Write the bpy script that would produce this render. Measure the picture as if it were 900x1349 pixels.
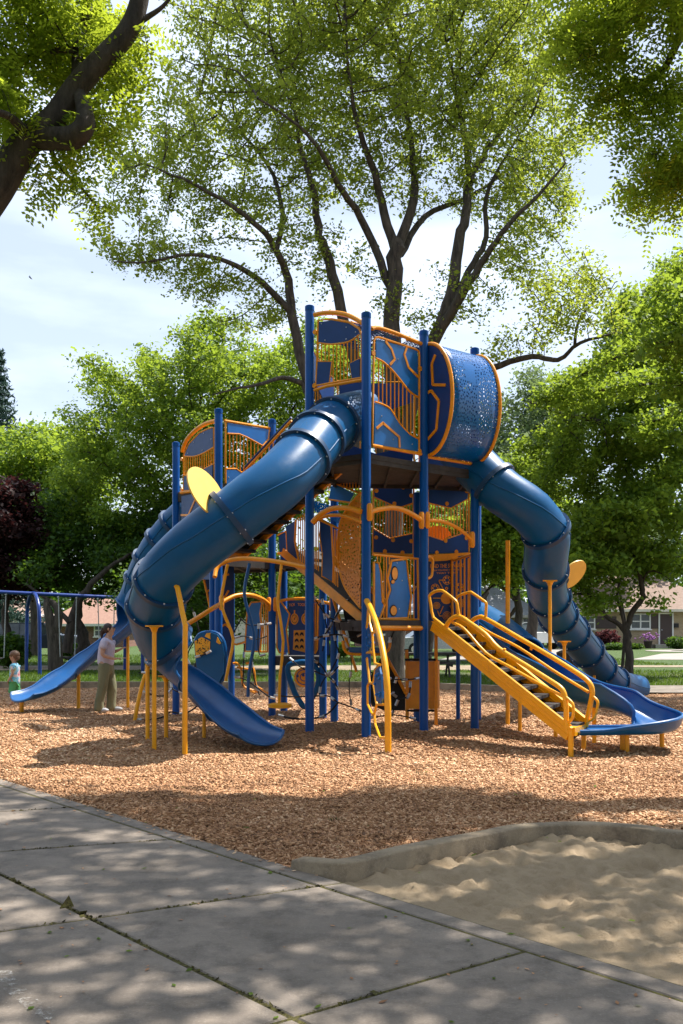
import bpy, bmesh, math, random
import numpy as np
from mathutils import Vector, Matrix, Quaternion
R = math.radians
random.seed(7); RNG = np.random.default_rng(11)
scn = bpy.context.scene
for o in list(bpy.data.objects): bpy.data.objects.remove(o)

# ------------------------------------------------------------------ camera, sky, sun, exposure
EYE = 1.6; F = 1300.0; CX = 450.0; HY = 823.0
cam_d = bpy.data.cameras.new('camera'); cam = bpy.data.objects.new('camera', cam_d)
scn.collection.objects.link(cam); scn.camera = cam
cam.location = (0, 0, EYE); cam.rotation_euler = (R(90), 0, 0)
cam_d.sensor_fit = 'VERTICAL'; cam_d.sensor_height = 36; cam_d.sensor_width = 24
cam_d.lens = F / 1349 * 36; cam_d.shift_y = (HY - 674.5) / 1349
cam_d.clip_start = .05; cam_d.clip_end = 2000
scn.render.resolution_x = 683; scn.render.resolution_y = 1024
scn.view_settings.view_transform = 'Standard'; scn.view_settings.look = 'None'
scn.view_settings.exposure = 0.88; scn.view_settings.gamma = 1

SUN_H = Vector((.85, .53)).normalized(); SUN_EL = R(60)
world = bpy.data.worlds.new('World'); scn.world = world; world.use_nodes = True
wn = world.node_tree; wn.nodes.clear()
def wnode(t, **k):
    n = wn.nodes.new(t)
    for a, b in k.items(): setattr(n, a, b)
    return n
sky = wnode('ShaderNodeTexSky', sky_type='NISHITA', sun_disc=False, sun_elevation=SUN_EL,
            sun_rotation=math.atan2(SUN_H.x, SUN_H.y), air_density=1.0, dust_density=.8, ozone_density=1.0)
tc = wnode('ShaderNodeTexCoord'); mp = wnode('ShaderNodeMapping'); mp.inputs['Scale'].default_value = (1.6, 1.6, 5.5)
mp.inputs['Location'].default_value = (.3, .1, .4)
nz = wnode('ShaderNodeTexNoise'); nz.inputs['Scale'].default_value = 2.2; nz.inputs['Detail'].default_value = 9; nz.inputs['Roughness'].default_value = .5
rp = wnode('ShaderNodeValToRGB'); rp.color_ramp.elements[0].position = .42; rp.color_ramp.elements[1].position = .68
mx = wnode('ShaderNodeMix', data_type='RGBA'); mx.inputs['B'].default_value = (10.2, 11.3, 13.4, 1)
gain = wnode('ShaderNodeMix', data_type='RGBA', blend_type='MULTIPLY'); gain.inputs['Factor'].default_value = 1
gain.inputs['B'].default_value = (1.0, 1.0, 1.0, 1)
bg = wnode('ShaderNodeBackground'); bg.inputs['Strength'].default_value = .076
wo = wnode('ShaderNodeOutputWorld'); L = wn.links.new
L(tc.outputs['Generated'], mp.inputs['Vector']); L(mp.outputs[0], nz.inputs['Vector']); L(nz.outputs['Fac'], rp.inputs[0])
mm = wnode('ShaderNodeMath', operation='MULTIPLY_ADD'); mm.inputs[1].default_value = .34; mm.inputs[2].default_value = .40
L(rp.outputs[0], mm.inputs[0]); L(mm.outputs[0], mx.inputs['Factor']); L(sky.outputs[0], gain.inputs['A']); L(gain.outputs['Result'], mx.inputs['A'])
L(mx.outputs['Result'], bg.inputs[0]); L(bg.outputs[0], wo.inputs[0])

sun_d = bpy.data.lights.new('sun', 'SUN'); sun_d.energy = 5.0; sun_d.angle = R(.53); sun_d.color = (1, .95, .87)
sun = bpy.data.objects.new('sun', sun_d); scn.collection.objects.link(sun)
sv = Vector((SUN_H.x * math.cos(SUN_EL), SUN_H.y * math.cos(SUN_EL), math.sin(SUN_EL)))
sun.rotation_euler = sv.to_track_quat('Z', 'Y').to_euler(); sun.location = (20, 12, 40)
scn.cycles.max_bounces = 7; scn.cycles.transparent_max_bounces = 12; scn.cycles.transmission_bounces = 4
scn.cycles.caustics_reflective = False; scn.cycles.caustics_refractive = False

# ------------------------------------------------------------------ placing helpers
def P(px, py, D):                                  # the world point seen at a photo pixel at distance D
    return Vector(((px - CX) * D / F, D, EYE + (HY - py) * D / F))
def G(px, py, z=0.0):                              # the ground point seen at a photo pixel
    D = (EYE - z) * F / (py - HY); return Vector(((px - CX) * D / F, D, z))
class VP:                                          # vertical plane through two upright things
    def __init__(s, A, B, off=0.0):
        s.A = Vector((A[0], A[1], 0)); s.B = Vector((B[0], B[1], 0))
        d = (s.B - s.A).normalized(); n = Vector((d.y, -d.x, 0))
        if n.dot(-s.A) < 0: n = -n
        s.n = n; s.d = d; s.A += n * off; s.B += n * off
    def pt(s, px, py):
        r = Vector(((px - CX) / F, 1, (HY - py) / F)); O = Vector((0, 0, EYE))
        return O + r * (s.n.dot(s.A - O) / s.n.dot(r))
    def pts(s, L_): return [s.pt(*q) for q in L_]
def Z(ox, oy, k):                                  # enlargement coordinates to photo pixels
    return lambda *q: [(ox + a * k, oy + b * k) for a, b in q]

# ------------------------------------------------------------------ object helpers
ORG = {}
def tag(o, label=None, cat=None, group=None, kind=None):
    if label: o['label'] = label
    if cat: o['category'] = cat
    if group: o['group'] = group
    if kind: o['kind'] = kind
    return o
def thing(name, label, cat, loc, group=None):
    o = bpy.data.objects.new(name, None); scn.collection.objects.link(o); o.location = loc
    o.empty_display_size = .3; ORG[o] = Vector(loc); tag(o, label, cat, group); return o
def link(name, me, parent=None, origin=None):
    o = bpy.data.objects.new(name, me); scn.collection.objects.link(o)
    if parent is not None: o.parent = parent; ORG[o] = ORG[parent]
    else:
        o.location = origin if origin is not None else (0, 0, 0); ORG[o] = Vector(o.location)
    return o
def frames(pts, closed=False):
    n = len(pts); T = []
    for i in range(n):
        if closed: t = pts[(i + 1) % n] - pts[i - 1]
        else: t = pts[min(i + 1, n - 1)] - pts[max(i - 1, 0)]
        T.append(t.normalized() if t.length > 1e-9 else Vector((0, 0, 1)))
    up = Vector((0, 0, 1)) if abs(T[0].z) < .9 else Vector((0, 1, 0))
    N = [(up - T[0] * up.dot(T[0])).normalized()]
    for i in range(1, n):
        v = N[-1] - T[i] * N[-1].dot(T[i]); N.append(v.normalized() if v.length > 1e-6 else N[-1])
    return T, N
def smooth_path(pts, k=4, closed=False):           # Catmull-Rom
    pts = [Vector(p) for p in pts]; n = len(pts); out = []
    rng = range(n if closed else n - 1)
    for i in rng:
        if closed: a, b, c, d = pts[i - 1], pts[i], pts[(i + 1) % n], pts[(i + 2) % n]
        else: a, b, c, d = pts[max(i - 1, 0)], pts[i], pts[i + 1], pts[min(i + 2, n - 1)]
        for j in range(k):
            t = j / k
            out.append(.5 * ((2 * b) + (c - a) * t + (2 * a - 5 * b + 4 * c - d) * t * t + (3 * b - a - 3 * c + d) * t ** 3))
    if not closed: out.append(pts[-1])
    return out
class MB:
    def __init__(s): s.v = []; s.f = []; s.m = []; s.uv = None
    def add(s, V, Fc, m=0):
        k = len(s.v); s.v += [tuple(p) for p in V]; s.f += [tuple(i + k for i in f) for f in Fc]; s.m += [m] * len(Fc); return s
    def tube(s, pts, r, n=8, closed=False, m=0, caps=True, sm=0):
        pts = [Vector(p) for p in pts]
        if sm:
            if not isinstance(r, (int, float)): r = list(np.interp(np.linspace(0, 1, (len(pts) - 1) * sm + 1), np.linspace(0, 1, len(r)), r))
            pts = smooth_path(pts, sm, closed)
        T, N = frames(pts, closed); V = []; k = len(pts)
        for i, p in enumerate(pts):
            b = T[i].cross(N[i]); rr = r if isinstance(r, (int, float)) else r[i]
            for j in range(n):
                a = 2 * math.pi * j / n; V.append(p + (N[i] * math.cos(a) + b * math.sin(a)) * rr)
        Fc = []
        for i in range(k if closed else k - 1):
            q = (i + 1) % k
            for j in range(n): Fc.append((i * n + j, i * n + (j + 1) % n, q * n + (j + 1) % n, q * n + j))
        if caps and not closed: Fc += [tuple(range(n))[::-1], tuple((k - 1) * n + j for j in range(n))]
        return s.add(V, Fc, m)
    def bar(s, a, b, w, h, up=Vector((0, 0, 1)), m=0):      # box beam from a to b
        a = Vector(a); b = Vector(b); t = (b - a).normalized()
        u = (up - t * up.dot(t)).normalized(); q = t.cross(u) * w / 2; u = u * h / 2
        V = [a - q - u, a + q - u, a + q + u, a - q + u, b - q - u, b + q - u, b + q + u, b - q + u]
        return s.add(V, [(3, 2, 1, 0), (4, 5, 6, 7), (0, 1, 5, 4), (1, 2, 6, 5), (2, 3, 7, 6), (3, 0, 4, 7)], m)
    def box(s, c, sx, sy, sz, rz=0, m=0):
        c = Vector(c); M = Matrix.Rotation(rz, 3, 'Z')
        V = [c + M @ Vector((x * sx / 2, y * sy / 2, z * sz / 2)) for x, y, z in
             [(-1, -1, -1), (1, -1, -1), (1, 1, -1), (-1, 1, -1), (-1, -1, 1), (1, -1, 1), (1, 1, 1), (-1, 1, 1)]]
        return s.add(V, [(3, 2, 1, 0), (4, 5, 6, 7), (0, 1, 5, 4), (1, 2, 6, 5), (2, 3, 7, 6), (3, 0, 4, 7)], m)
    def prism(s, poly, off, m=0):
        poly = [Vector(p) for p in poly]; n = len(poly); off = Vector(off)
        V = poly + [p + off for p in poly]
        return s.add(V, [tuple(range(n)), tuple(range(2 * n - 1, n - 1, -1))] + [((i + 1) % n, i, n + i, n + (i + 1) % n) for i in range(n)], m)
    def cyl(s, c, ax, r, h, n=16, m=0, r2=None):
        c = Vector(c); ax = Vector(ax).normalized()
        return s.tube([c - ax * h / 2, c + ax * h / 2], [r, r if r2 is None else r2], n, m=m)
    def ball(s, c, r, n=8, m=0, sc=(1, 1, 1)):
        c = Vector(c); V = []; k = n // 2
        for i in range(k + 1):
            th = math.pi * i / k
            for j in range(n):
                ph = 2 * math.pi * j / n
                V.append(c + Vector((math.sin(th) * math.cos(ph) * r * sc[0], math.sin(th) * math.sin(ph) * r * sc[1], math.cos(th) * r * sc[2])))
        return s.add(V, [(i * n + j, (i + 1) * n + j, (i + 1) * n + (j + 1) % n, i * n + (j + 1) % n) for i in range(k) for j in range(n)], m)
    def build(s, name, mats, parent=None, smooth=True, origin=None, ang=38):
        me = bpy.data.meshes.new(name); off = ORG[parent] if parent is not None else Vector(origin if origin is not None else (0, 0, 0))
        me.from_pydata([(x - off.x, y - off.y, z - off.z) for x, y, z in s.v], [], s.f)
        if not isinstance(mats, (list, tuple)): mats = [mats]
        for q in mats: me.materials.append(q)
        me.polygons.foreach_set('material_index', s.m)
        if smooth:
            me.polygons.foreach_set('use_smooth', [True] * len(me.polygons)); me.set_sharp_from_angle(angle=R(ang))
        me.validate(); me.update()
        return link(name, me, parent, origin)
def surf(o, f):
    a = o.data.attributes.new('surf', 'FLOAT_VECTOR', 'POINT'); a.data.foreach_set('vector', [c for i, v in enumerate(o.data.vertices) for c in f(i, v.co)]); return o
def np_mesh(name, V, Fq, mats, parent=None, tint=None, smooth=False, origin=None):   # V (n,3), Fq (m,k) arrays
    me = bpy.data.meshes.new(name); k = Fq.shape[1]; m = len(Fq)
    off = ORG[parent] if parent is not None else Vector(origin if origin is not None else (0, 0, 0))
    V = V - np.array(off)[None, :]
    me.vertices.add(len(V)); me.vertices.foreach_set('co', V.astype(np.float32).ravel())
    me.loops.add(m * k); me.loops.foreach_set('vertex_index', Fq.astype(np.int32).ravel())
    me.polygons.add(m); me.polygons.foreach_set('loop_start', np.arange(0, m * k, k, dtype=np.int32))
    try: me.polygons.foreach_set('loop_total', np.full(m, k, dtype=np.int32))
    except Exception: pass
    if not isinstance(mats, (list, tuple)): mats = [mats]
    for q in mats: me.materials.append(q)
    if smooth: me.polygons.foreach_set('use_smooth', [True] * m)
    if tint is not None:
        a = me.attributes.new('tint', 'FLOAT', 'FACE'); a.data.foreach_set('value', tint.astype(np.float32))
    me.update(calc_edges=True)
    return link(name, me, parent, origin)

# ------------------------------------------------------------------ materials
def mat(name):
    m = bpy.data.materials.new(name); m.use_nodes = True; nt = m.node_tree
    return m, nt, nt.nodes['Principled BSDF'], nt.nodes['Material Output']
def nd(nt, t, **k):
    n = nt.nodes.new(t)
    for a, b in k.items(): setattr(n, a, b)
    return n
def ramp(nt, src, stops):
    r = nd(nt, 'ShaderNodeValToRGB'); e = r.color_ramp.elements
    while len(e) < len(stops): e.new(.5)
    for i, (p, c) in enumerate(stops): e[i].position = p; e[i].color = (*c, 1) if len(c) == 3 else c
    nt.links.new(src, r.inputs[0]); return r.outputs[0]
def noise(nt, scale, detail=4, rough=.55, vec=None, out='Fac', sc=None):
    t = nd(nt, 'ShaderNodeTexNoise'); t.inputs['Scale'].default_value = scale; t.inputs['Detail'].default_value = detail; t.inputs['Roughness'].default_value = rough
    if vec is None: vec = nd(nt, 'ShaderNodeTexCoord').outputs['Object']
    if sc:
        m_ = nd(nt, 'ShaderNodeMapping'); m_.inputs['Scale'].default_value = sc; nt.links.new(vec, m_.inputs[0]); vec = m_.outputs[0]
    nt.links.new(vec, t.inputs['Vector']); return t.outputs[out]
def bump(nt, b, h, strength=.3, dist=.01):
    n = nd(nt, 'ShaderNodeBump'); n.inputs['Strength'].default_value = strength; n.inputs['Distance'].default_value = dist
    nt.links.new(h, n.inputs['Height']); nt.links.new(n.outputs[0], b.inputs['Normal'])
def mixc(nt, f, a, b, mode='MIX'):
    m_ = nd(nt, 'ShaderNodeMix', data_type='RGBA', blend_type=mode)
    for k_, s_ in (('Factor', f), ('A', a), ('B', b)):
        if isinstance(s_, (int, float)): m_.inputs[k_].default_value = s_
        elif isinstance(s_, tuple): m_.inputs[k_].default_value = (*s_, 1)
        else: nt.links.new(s_, m_.inputs[k_])
    return m_.outputs['Result']
def paint(name, col, rough=.35, var=.12, bmp=.0, metal=0, spec=.5, dirt=None, scale=3, scuff=None, fold=0):
    m, nt, b, o = mat(name); c2 = tuple(c * (1 - var * 2) for c in col); c1 = tuple(min(1, c * (1 + var)) for c in col)
    c = ramp(nt, noise(nt, scale, 6, .65), [(.32, c2), (.68, c1)])
    if dirt: c = mixc(nt, ramp(nt, noise(nt, 9, 8, .75), [(.52, (0, 0, 0)), (.78, (.55, .55, .55))]), c, dirt)
    if scuff: c = mixc(nt, ramp(nt, noise(nt, 5, 9, .8, sc=(1, 1, 3.5)), [(.60, (0, 0, 0)), (.74, (.5, .5, .5))]), c, scuff)
    nt.links.new(c, b.inputs['Base Color'])
    r_ = nd(nt, 'ShaderNodeMapRange'); r_.inputs['To Min'].default_value = rough * .75; r_.inputs['To Max'].default_value = rough * 1.35
    nt.links.new(noise(nt, 14, 5), r_.inputs['Value']); nt.links.new(r_.outputs[0], b.inputs['Roughness'])
    b.inputs['Metallic'].default_value = metal; b.inputs['Specular IOR Level'].default_value = spec
    if bmp: bump(nt, b, noise(nt, 60, 4), bmp, .004)
    if fold: bump(nt, b, noise(nt, 11, 3, .5, sc=(1.6, 1.6, .5)), 1, fold)
    return m
def perforated(name, col, scale, lo=.30, rough=.4, cover=.45):
    m, nt, b, o = mat(name); tcn = nd(nt, 'ShaderNodeAttribute', attribute_name='surf')
    v = nd(nt, 'ShaderNodeTexVoronoi', feature='F1', voronoi_dimensions='2D'); v.inputs['Randomness'].default_value = .75; v.inputs['Scale'].default_value = scale; nt.links.new(tcn.outputs['Vector'], v.inputs['Vector'])
    lt = nd(nt, 'ShaderNodeMath', operation='LESS_THAN'); lt.inputs[1].default_value = lo; nt.links.new(v.outputs['Distance'], lt.inputs[0])
    n_ = nd(nt, 'ShaderNodeMath', operation='GREATER_THAN'); n_.inputs[1].default_value = cover; nt.links.new(noise(nt, 2.6, 1, vec=tcn.outputs['Vector']), n_.inputs[0])
    an = nd(nt, 'ShaderNodeMath', operation='MULTIPLY'); nt.links.new(lt.outputs[0], an.inputs[0]); nt.links.new(n_.outputs[0], an.inputs[1])
    b.inputs['Base Color'].default_value = (*col, 1); b.inputs['Roughness'].default_value = rough
    tr = nd(nt, 'ShaderNodeBsdfTransparent'); ms = nd(nt, 'ShaderNodeMixShader')
    nt.links.new(an.outputs[0], ms.inputs[0]); nt.links.new(b.outputs[0], ms.inputs[1]); nt.links.new(tr.outputs[0], ms.inputs[2]); nt.links.new(ms.outputs[0], o.inputs[0])
    return m
def leafmat(name, dark, light, trans, gl=.35, tf=.45):
    m, nt, b, o = mat(name)
    a = nd(nt, 'ShaderNodeAttribute', attribute_name='tint')
    t2 = nd(nt, 'ShaderNodeMath', operation='MULTIPLY_ADD'); t2.inputs[1].default_value = .75
    nt.links.new(a.outputs['Fac'], t2.inputs[0])
    ns = noise(nt, .45, 3); s_ = nd(nt, 'ShaderNodeMath', operation='MULTIPLY_ADD'); s_.inputs[1].default_value = .8; s_.inputs[2].default_value = -.28
    nt.links.new(ns, s_.inputs[0]); nt.links.new(s_.outputs[0], t2.inputs[2])
    c = ramp(nt, t2.outputs[0], [(.1, dark), (.9, light)]); ct = ramp(nt, t2.outputs[0], [(.0, tuple(x * .65 for x in trans)), (1, trans)])
    nt.links.new(c, b.inputs['Base Color']); b.inputs['Roughness'].default_value = .6; b.inputs['Specular IOR Level'].default_value = gl * .5
    tr = nd(nt, 'ShaderNodeBsdfTranslucent'); nt.links.new(ct, tr.inputs[0]); ms = nd(nt, 'ShaderNodeMixShader'); ms.inputs[0].default_value = tf
    nt.links.new(b.outputs[0], ms.inputs[1]); nt.links.new(tr.outputs[0], ms.inputs[2]); nt.links.new(ms.outputs[0], o.inputs[0])
    return m
def barkmat(name, a, b_, scale=9):
    m, nt, b, o = mat(name); n1 = noise(nt, scale, 7, .7, sc=(1, 1, .22))
    nt.links.new(ramp(nt, n1, [(.35, a), (.66, b_)]), b.inputs['Base Color']); b.inputs['Roughness'].default_value = .9
    bump(nt, b, n1, .9, .05); return m

M = {}
M['post'] = paint('post_blue_paint', (.0, .072, .31), .3, .06, spec=.3, scuff=(.02, .10, .33))
M['tube'] = paint('moulded_blue_plastic', (.001, .088, .25), .36, .08, .12, dirt=(.02, .10, .2), scale=1.6, spec=.28, scuff=(.05, .16, .3))
M['chute'] = paint('bright_blue_plastic', (.001, .088, .29), .32, .10, .1, dirt=(.02, .10, .2), scale=2, scuff=(.06, .2, .42))
M['flange'] = paint('dark_blue_flange', (.004, .045, .13), .4, .1)
M['sheet'] = paint('blue_panel_sheet', (.001, .135, .46), .35, .08, dirt=(.01, .09, .3))
M['navy'] = paint('navy_panel_sheet', (.003, .042, .19), .42, .1)
M['orange'] = paint('orange_powder_coat', (.90, .32, .001), .35, .08, dirt=(.45, .17, .02))
M['yellow'] = paint('yellow_powder_coat', (.96, .42, .002), .35, .06, dirt=(.5, .2, .02), scuff=(.75, .36, .04))
M['disc'] = paint('pale_yellow_plastic', (.88, .56, .11), .45, .05)
M['black'] = paint('black_rubber', (.012, .011, .012), .7, .2, .3)
M['deck'] = paint('dark_deck_coating', (.045, .038, .034), .75, .25, .5)
M['rope'] = paint('black_rope', (.015, .015, .017), .85, .2, .4)
M['steel'] = paint('galvanised_steel', (.55, .56, .58), .35, .15, metal=.9)
M['bolt'] = paint('bright_bolt', (.6, .62, .66), .3, .1, metal=.7)
M['perf_blue'] = perforated('perforated_blue_sheet', (.001, .11, .38), 25, .27, .24, .38)
M['perf_orange'] = perforated('perforated_orange_sheet', (.82, .27, .001), 19, .30, .4, .36)
M['chain'] = paint('chain_steel', (.42, .43, .45), .4, .15, metal=.6)
M['swing'] = paint('navy_swing_paint', (.006, .04, .24), .3, .1)
# ------------------------------------------------------------------ ground
def nval(x, y, s, seed=0):                         # cheap smooth noise, vectorised
    r = np.random.default_rng(seed); out = np.zeros_like(x)
    for k in range(9):
        a = r.uniform(0, 2 * np.pi); w = s * r.uniform(.55, 1.9); p = r.uniform(0, 6.28)
        out += np.sin((x * np.cos(a) + y * np.sin(a)) * w + p + 1.3 * np.sin((y * np.cos(a) - x * np.sin(a)) * w * .7 + p * 2)) / 9 * 1.6
    return out
E0 = np.array((-.3, 6.5)); ED = np.array((.652, -.758)); EN = np.array((-.758, -.652))      # path edge, along it, into the path
def edge_t(x, y): return (x - E0[0]) * EN[0] + (y - E0[1]) * EN[1]
def cz(x, y): # height of the wood chips
    z = .035 + .026 * nval(x, y, 1.3, 3) + .018 * nval(x, y, 4.5, 4) + .008 * nval(x, y, 11, 5)
    for bx, by, a, s in MOUNDS: z = z + a * np.exp(-((x - bx) ** 2 + (y - by) ** 2) / (2 * s * s))
    t = edge_t(x, y); return np.where(t < 0, z * np.clip(-t / .3, 0, 1) - .004, -.004 - t * .6)
kerb_top = [G(x, y, .1) for x, y in [(385, 1141), (450, 1126), (530, 1109), (600, 1096), (640, 1089), (675, 1082), (725, 1078.5), (780, 1078), (840, 1082), (900, 1089)]]
kerb_line = [Vector((p.x, p.y - .08, 0)) for p in kerb_top] + [Vector((3.45, 7.25, 0)), Vector((4.1, 6.5, 0)), Vector((4.45, 5.5, 0)), Vector((4.4, 4.4, 0)), Vector((3.9, 3.2, 0)), Vector((3.2, 2.1, 0)), Vector((2.6, 1.8, 0))]
kerb_line[0] = Vector((E0[0] - EN[0] * .02, E0[1] - EN[1] * .02, 0))
kerb_s = smooth_path(kerb_line, 5)
box_poly = np.array([(p.x, p.y) for p in kerb_s])
def in_poly(x, y, poly):
    c = np.zeros(x.shape, bool); n = len(poly); j = n - 1
    for i in range(n):
        xi, yi = poly[i]; xj, yj = poly[j]
        c ^= ((yi > y) != (yj > y)) & (x < (xj - xi) * (y - yi) / (yj - yi + 1e-12) + xi); j = i
    return c
MOUNDS = []
def grid_mesh(name, x0, x1, y0, y1, st, zf, keep, m, **k):
    xs = np.arange(x0, x1 + st / 2, st); ys = np.arange(y0, y1 + st / 2, st); X, Y = np.meshgrid(xs, ys)
    V = np.stack([X.ravel(), Y.ravel(), zf(X, Y).ravel()], 1); nx = len(xs); ny = len(ys)
    i = (np.arange(ny - 1)[:, None] * nx + np.arange(nx - 1)[None, :]).ravel()
    Q = np.stack([i, i + 1, i + nx + 1, i + nx], 1)
    kp = keep(X.ravel(), Y.ravel()); Q = Q[kp[Q].any(1)]
    return np_mesh(name, V, Q, m, smooth=True, **k)

# chips
m, nt, b, o = mat('wood_chips'); tcn = nd(nt, 'ShaderNodeTexCoord')
wv = nd(nt, 'ShaderNodeTexVoronoi', feature='F1'); wv.inputs['Scale'].default_value = 34; wv.inputs['Randomness'].default_value = 1
mpn = nd(nt, 'ShaderNodeMapping'); mpn.inputs['Scale'].default_value = (1, 1.6, 1)
dn = noise(nt, 6, 2, out='Color'); nt.links.new(mixc(nt, .12, tcn.outputs['Object'], dn, 'ADD'), mpn.inputs[0]); nt.links.new(mpn.outputs[0], wv.inputs['Vector'])
cc = ramp(nt, wv.outputs['Color'], [(.1, (.18, .085, .036)), (.45, (.45, .235, .105)), (.9, (.68, .41, .215))])
cc = mixc(nt, ramp(nt, noise(nt, .7, 5), [(.4, (0, 0, 0)), (.75, (.5, .5, .5))]), cc, (.2, .12, .07))
nt.links.new(cc, b.inputs['Base Color']); b.inputs['Roughness'].default_value = .85; bump(nt, b, wv.outputs['Distance'], 1, .035); M['chips'] = m
# grass
m, nt, b, o = mat('lawn'); g1 = noise(nt, 1.2, 6, .7); g2 = noise(nt, 30, 4, .7)
nt.links.new(mixc(nt, g2, ramp(nt, g1, [(.3, (.022, .055, .006)), (.7, (.055, .105, .012))]), (.07, .12, .018)), b.inputs['Base Color']); b.inputs['Roughness'].default_value = .9; bump(nt, b, g2, 1, .05); M['grass'] = m
m, nt, b, o = mat('worn_grass'); g1 = noise(nt, .8, 7, .7); g2 = noise(nt, 22, 4, .7)
nt.links.new(mixc(nt, g2, ramp(nt, g1, [(.35, (.035, .07, .012)), (.5, (.06, .09, .02)), (.62, (.16, .11, .065))]), (.08, .11, .03)), b.inputs['Base Color']); b.inputs['Roughness'].default_value = .95; bump(nt, b, g2, 1, .05); M['worn'] = m
# concrete
def concrete(name, a, c_, stain):
    m, nt, b, o = mat(name); n1 = noise(nt, 1.1, 8, .68); n2 = noise(nt, 70, 4, .7); n3 = noise(nt, 3.7, 9, .75)
    c1 = ramp(nt, n1, [(.3, a), (.7, c_)]); c1 = mixc(nt, ramp(nt, n3, [(.46, (0, 0, 0)), (.68, (.85, .85, .85))]), c1, stain)
    v = nd(nt, 'ShaderNodeTexVoronoi'); v.inputs['Scale'].default_value = 95; nt.links.new(nd(nt, 'ShaderNodeTexCoord').outputs['Object'], v.inputs['Vector'])
    c1 = mixc(nt, ramp(nt, v.outputs['Distance'], [(.0, (.35, .35, .35)), (.3, (0, 0, 0))]), c1, tuple(x * .45 for x in a))
    c1 = mixc(nt, ramp(nt, n2, [(.55, (0, 0, 0)), (.8, (.35, .35, .35))]), c1, (.52, .47, .42))
    nt.links.new(c1, b.inputs['Base Color']); b.inputs['Roughness'].default_value = .82; bump(nt, b, n2, .5, .006); return m
M['conc'] = concrete('path_concrete', (.15, .122, .096), (.29, .24, .195), (.085, .07, .056))
M['kerb'] = concrete('kerb_concrete', (.21, .16, .10), (.39, .30, .195), (.09, .066, .045))
M['drive'] = concrete('driveway_concrete', (.27, .24, .21), (.38, .345, .305), (.2, .175, .155))
m, nt, b, o = mat('dark_asphalt'); n1 = noise(nt, 40, 4); nt.links.new(ramp(nt, n1, [(.3, (.04, .04, .042)), (.7, (.075, .072, .07))]), b.inputs['Base Color']); b.inputs['Roughness'].default_value = .9; M['asphalt'] = m
m, nt, b, o = mat('joint_moss'); n1 = noise(nt, 60, 5); nt.links.new(ramp(nt, n1, [(.3, (.035, .028, .012)), (.6, (.11, .095, .02)), (.8, (.10, .14, .03))]), b.inputs['Base Color']); b.inputs['Roughness'].default_value = 1; bump(nt, b, n1, 1, .02); M['moss'] = m
m, nt, b, o = mat('play_sand'); n1 = noise(nt, 2.4, 6); n2 = noise(nt, 130, 3, .8); n3 = noise(nt, 24, 5, .7)
c1 = mixc(nt, n2, ramp(nt, n1, [(.3, (.29, .20, .115)), (.7, (.46, .34, .21))]), (.58, .44, .285)); c1 = mixc(nt, ramp(nt, n3, [(.62, (0, 0, 0)), (.8, (.6, .6, .6))]), c1, (.22, .16, .1))
nt.links.new(c1, b.inputs['Base Color']); b.inputs['Roughness'].default_value = .95
bump(nt, b, mixc(nt, .5, n3, n2), 1, .03); M['sand'] = m

# one base sheet to the horizon, sunk under the play area
xs = [-700, -60, -19.1, -19, 19, 19.1, 60, 700]; ys = [-60, 24.6, 24.7, 60, 150, 900]
V = []; Fc = []
for y in ys:
    for x in xs: V.append((x, y, -.35 if (-19 <= x <= 19 and y <= 24.6) else (0 if y < 300 else 2)))
for j in range(len(ys) - 1):
    for i in range(len(xs) - 1): Fc.append((j * 8 + i, j * 8 + i + 1, j * 8 + i + 9, j * 8 + i + 8))
tag(MB().add(V, Fc).build('ground', M['grass'], smooth=False), kind='structure')

for (x, y, a, s) in [(408, 972, .05, .16), (482, 977, .06, .17), (558, 972, .06, .17), (625, 968, .05, .16), (511, 998, .03, .12), (245, 999, .03, .1), (203, 983, .04, .15), (440, 960, .04, .2), (430, 985, .05, .3), (540, 985, .04, .3), (345, 990, -.06, .3), (835, 993, .03, .25)]:
    g = G(x, y); MOUNDS.append((g.x, g.y, a, s))
def chips_ok(x, y): return (edge_t(x, y) < .06) & ~in_poly(x, y, box_poly)
co = grid_mesh('wood_chip_ground', -18.9, 18.9, 4.0, 24.7, .1, lambda x, y: np.where(in_poly(x, y, box_poly), -.25, cz(x, y)), lambda x, y: (edge_t(x, y) < .2) & ~in_poly(x, y, box_poly), M['chips']); tag(co, kind='structure')
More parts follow.
